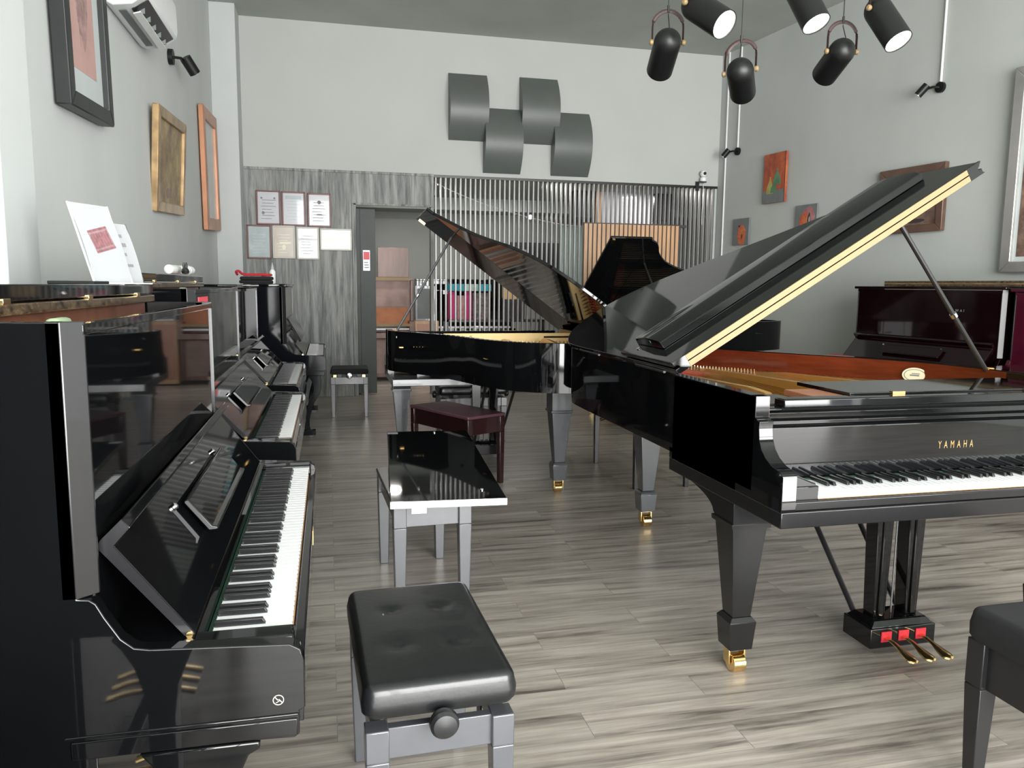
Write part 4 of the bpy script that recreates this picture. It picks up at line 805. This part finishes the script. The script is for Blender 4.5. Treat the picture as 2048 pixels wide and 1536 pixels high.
for sx in (-0.008, 0.008): MB().tube([(sx, 0, 0.02), (sx * 1.3, 0, 0.035), (sx * 1.4, 0, 0.05)], [0.005, 0.006, 0.003], 8).build('ear', 'dark_plastic', rb)
# on the farthest upright
for k, (w_, lab) in enumerate(((0.28, 'lower black folded cloth on the farthest left upright'), (0.28, 'upper black folded cloth under the red strap on the farthest left upright'))):
    tag(MB().box(-w_ / 2, w_ / 2, -0.14, 0.14, 0, 0.03).build('folded_cloth', 'velvet', bevel=0.012, seg=3, loc=(-0.62, 7.3, 1.3695 + 0.031 * k), rot=(0, 0, 0.05 + 0.06 * k)), lab, 'cloth')
tag(MB().tube(catmull([(x - 0.13, y, z) for x, y, z in ((-0.64, 7.2, 1.446), (-0.645, 7.16, 1.47), (-0.62, 7.15, 1.475), (-0.59, 7.18, 1.45), (-0.5, 7.2, 1.447), (-0.42, 7.2, 1.448), (-0.37, 7.22, 1.444), (-0.37, 7.3, 1.447), (-0.45, 7.32, 1.445))], 6), 0.011, 8).build('red_strap', 'felt_red'), 'dark red strap curled on top of the folded black cloths', 'strap')
bt = thing('spray_bottle', 'small white pointed bottle standing on the farthest left upright', 'bottle', (-0.50, 7.56, 1.3695))
MB().lathe([(0.025, 0), (0.028, 0.004), (0.028, 0.11), (0.016, 0.13)], n=18).build('body', 'white_plastic', bt)
MB().lathe([(0.016, 0.128), (0.014, 0.145), (0.004, 0.19), (0.002, 0.195)], n=14).build('cap', 'cert_white', bt)

# ================================================================ THE BACK ROOM
def old_upright():
    t = thing('wooden_upright_piano', 'old wooden upright with pale panels seen through the doorway', 'upright piano', (0.40, 11.0, 0))
    MB().box(0, 0.78, 0.28, 0.62, 0.04, 1.44).box(0.70, 0.78, 0.0, 0.3, 0.62, 0.86).box(0.02, 0.72, 0.0, 0.3, 0.62, 0.70).box(0.74, 0.78, 0.22, 0.3, 0.05, 1.44).build('case', 'walnut', t, bevel=0.006)
    MB().box(-0.01, 0.79, 0.2, 0.64, 1.44, 1.465).m(1).box(0.0, 0.74, 0.195, 0.2, 1.43, 1.475).build('lid', ['walnut', 'brass_pale'], t)
    MB().box(0.02, 0.72, 0.262, 0.278, 1.06, 1.42).build('upper_panel', 'old_wood', t, bevel=0.003)
    MB().prism([(0.18, 0.80), (0.27, 1.05), (0.28, 1.05), (0.2, 0.80)], 'x', 0.02, 0.72).build('fallboard', 'copper_wood', t)
    MB().box(0.02, 0.72, 0.02, 0.17, 0.74, 0.76).m(1).box(0.0, 0.74, -0.004, 0.0, 0.79, 0.83).build('keyboard', ['white_key', 'brass_pale'], t)
    MB().box(0.02, 0.72, 0.262, 0.278, 0.10, 0.60).build('lower_panel', 'old_wood', t, bevel=0.003)
    return t
old_upright()
tag(MB().box(0, 0.44, 0, 0.03, 0, 0.42).build('wooden_board', 'walnut', bevel=0.003, loc=(0.69, 11.32, 1.477)), 'dark brown wooden board standing upright on the old wooden piano', 'board')
t = thing('picture', 'grey picture in a silver frame standing right of the old wooden piano', 'picture', (1.20, 11.15, 0.0))
MB().box(0.0, 0.3, 0, 0.025, 0.86, 1.36).build('frame', 'bench', t, bevel=0.004); MB().box(0.03, 0.27, -0.003, 0, 0.89, 1.32).build('picture_sheet', 'canvas_grey', t)
t = thing('cabinet', 'low orange-brown cabinet under the silver framed picture in the back room', 'cabinet', (1.19, 11.1, 0))
MB().box(0, 0.34, 0, 0.4, 0.02, 0.86).build('body', 'oak', t, bevel=0.004); MB().box(0.17, 0.175, -0.004, 0.0, 0.1, 0.8).box(0.03, 0.31, -0.003, 0, 0.08, 0.82).build('door', 'copper_wood', t)
t = thing('upright_piano', 'black upright seen between the metal slats, left of the coloured shelf', 'upright piano', (1.32, 11.75, 0))
MB().box(0, 1.5, 0.3, 0.64, 0.03, 1.44).box(0, 1.5, 0.0, 0.32, 0.6, 0.72).box(0.02, 0.08, 0.05, 0.3, 0.03, 0.6).box(1.42, 1.48, 0.05, 0.3, 0.03, 0.6).build('case', 'black', t, bevel=0.004)
MB().box(-0.01, 1.51, 0.27, 0.66, 1.44, 1.465).build('lid', 'black', t, bevel=0.004); MB().box(0.08, 1.42, 0.015, 0.15, 0.72, 0.745).build('white_keys', 'white_key', t)
MB().prism([(0.17, 0.74), (0.29, 0.98), (0.3, 0.98), (0.2, 0.74)], 'x', 0.06, 1.44).build('fallboard', 'black', t)
# shelf with coloured goods
t = thing('shelf_unit', 'dark shelf with coloured goods behind the metal slats', 'shelf', (1.66, 11.2, 0))
MB().box(0, 1.5, 0.0, 0.35, 0.84, 0.87).box(0, 1.5, 0, 0.35, 0.40, 0.43).box(0, 0.03, 0, 0.35, 0, 0.87).box(1.47, 1.5, 0, 0.35, 0, 0.87).build('frame', 'dark_plastic', t)
r_ = random.Random(4)
for k, (x, w_, h_, m_, lab) in enumerate(((0.05, 0.10, 0.42, 'magenta', 'magenta packet at the left end of the dark shelf'), (0.16, 0.12, 0.36, 'pinkpaint', 'pink packet beside the magenta one on the dark shelf'), (0.29, 0.09, 0.42, 'magenta', 'second magenta packet on the dark shelf'), (0.39, 0.26, 0.40, 'colour_mix', 'mixed coloured carton in the middle of the dark shelf'), (0.87, 0.30, 0.24, 'yellow_box', 'tan cardboard box at the right of the dark shelf'))):
    tag(MB().box(0, w_, 0, 0.2, 0, h_ * 0.98).build('carton', m_, bevel=0.004, loc=(1.66 + x, 11.25, 0.871 + (0.3 if m_ == 'yellow_box' else 0))), lab, 'box', 'goods on the dark shelf')
tag(MB().box(0, 0.3, 0, 0.24, 0, 0.298).build('carton', 'dark_plastic', loc=(2.53, 11.24, 0.871)), 'black box under the tan cardboard box on the dark shelf', 'box', 'goods on the dark shelf')
tag(MB().box(0, 0.62, 0, 0.26, 0, 0.10).m(1).box(0.22, 0.42, -0.002, 0, 0.0, 0.1).build('carton', ['teal', 'glass_green'], bevel=0.004, loc=(1.70, 11.22, 1.29)), 'long teal box lying on top of the coloured packets', 'box', 'goods on the dark shelf')
t = thing('picture', 'large dark framed board with a white sheet on the back room wall', 'picture', (3.0, 12.98, 1.12))
MB().box(0, 0.86, -0.04, 0, 0, 0.98).build('frame', 'black_frame', t); MB().box(0.05, 0.82, -0.045, -0.04, 0.05, 0.92).m(1).box(0.03, 0.3, -0.05, -0.045, 0.62, 0.86).build('picture_sheet', ['dark_plastic', 'paper'], t)
tag(MB().box(0, 0.46, -0.03, 0, 0, 1.05).build('glass_board', 'glass_green', loc=(3.88, 12.98, 1.33)), 'pale green glass board on the back room wall', 'board')
for lab, x in (('black loudspeaker high on the back room wall, left of the white louvre', 4.12), ('black loudspeaker high on the back room wall, right of the white louvre', 5.40)):
    t = thing('loudspeaker', lab, 'loudspeaker', (x, 10.9, 2.30), group='black loudspeakers behind the slats')
    t.location = (3.47 if x < 5 else 4.72, 10.9, 2.35)
    MB().box(0, 0.28, 0, 0.2, 0, 0.39).build('cabinet', 'dark_plastic', t, bevel=0.006); MB().cyl((0.14, -0.003, 0.13), (0.14, 0, 0.13), 0.1, n=20).build('grille', 'blacksatin', t)
tag(MB().box(0, 0.80, 0, 0.05, 0, 0.46).m(1).box(-0.09, -0.005, 0, 0.05, -0.02, 0.48).build('louvre_board', ['cert_white', 'oak'], loc=(3.90, 10.95, 2.29)), 'white board with a light wooden post high behind the slats', 'board')
t = thing('wooden_screen', 'tan wooden slatted screen with a dark top rail in front of the far right slats', 'screen', (3.19, 9.60, 0))
sc = MB(); k = 0
while k < 22: sc.box(0.005 + k * 0.0598, 0.005 + k * 0.0598 + 0.043, 0, 0.02, 0.05, 2.17); k += 1
sc.build('wooden_slats', 'oak', t, bevel=0.001); MB().box(-0.0, 1.42, 0.02, 0.05, 2.15, 2.185).m(0).box(0.0, 1.32, 0.02, 0.045, 0.0, 0.05).box(0.0, 1.32, 0.021, 0.03, 0.05, 2.15).build('top_rail', 'dark_paint', t)
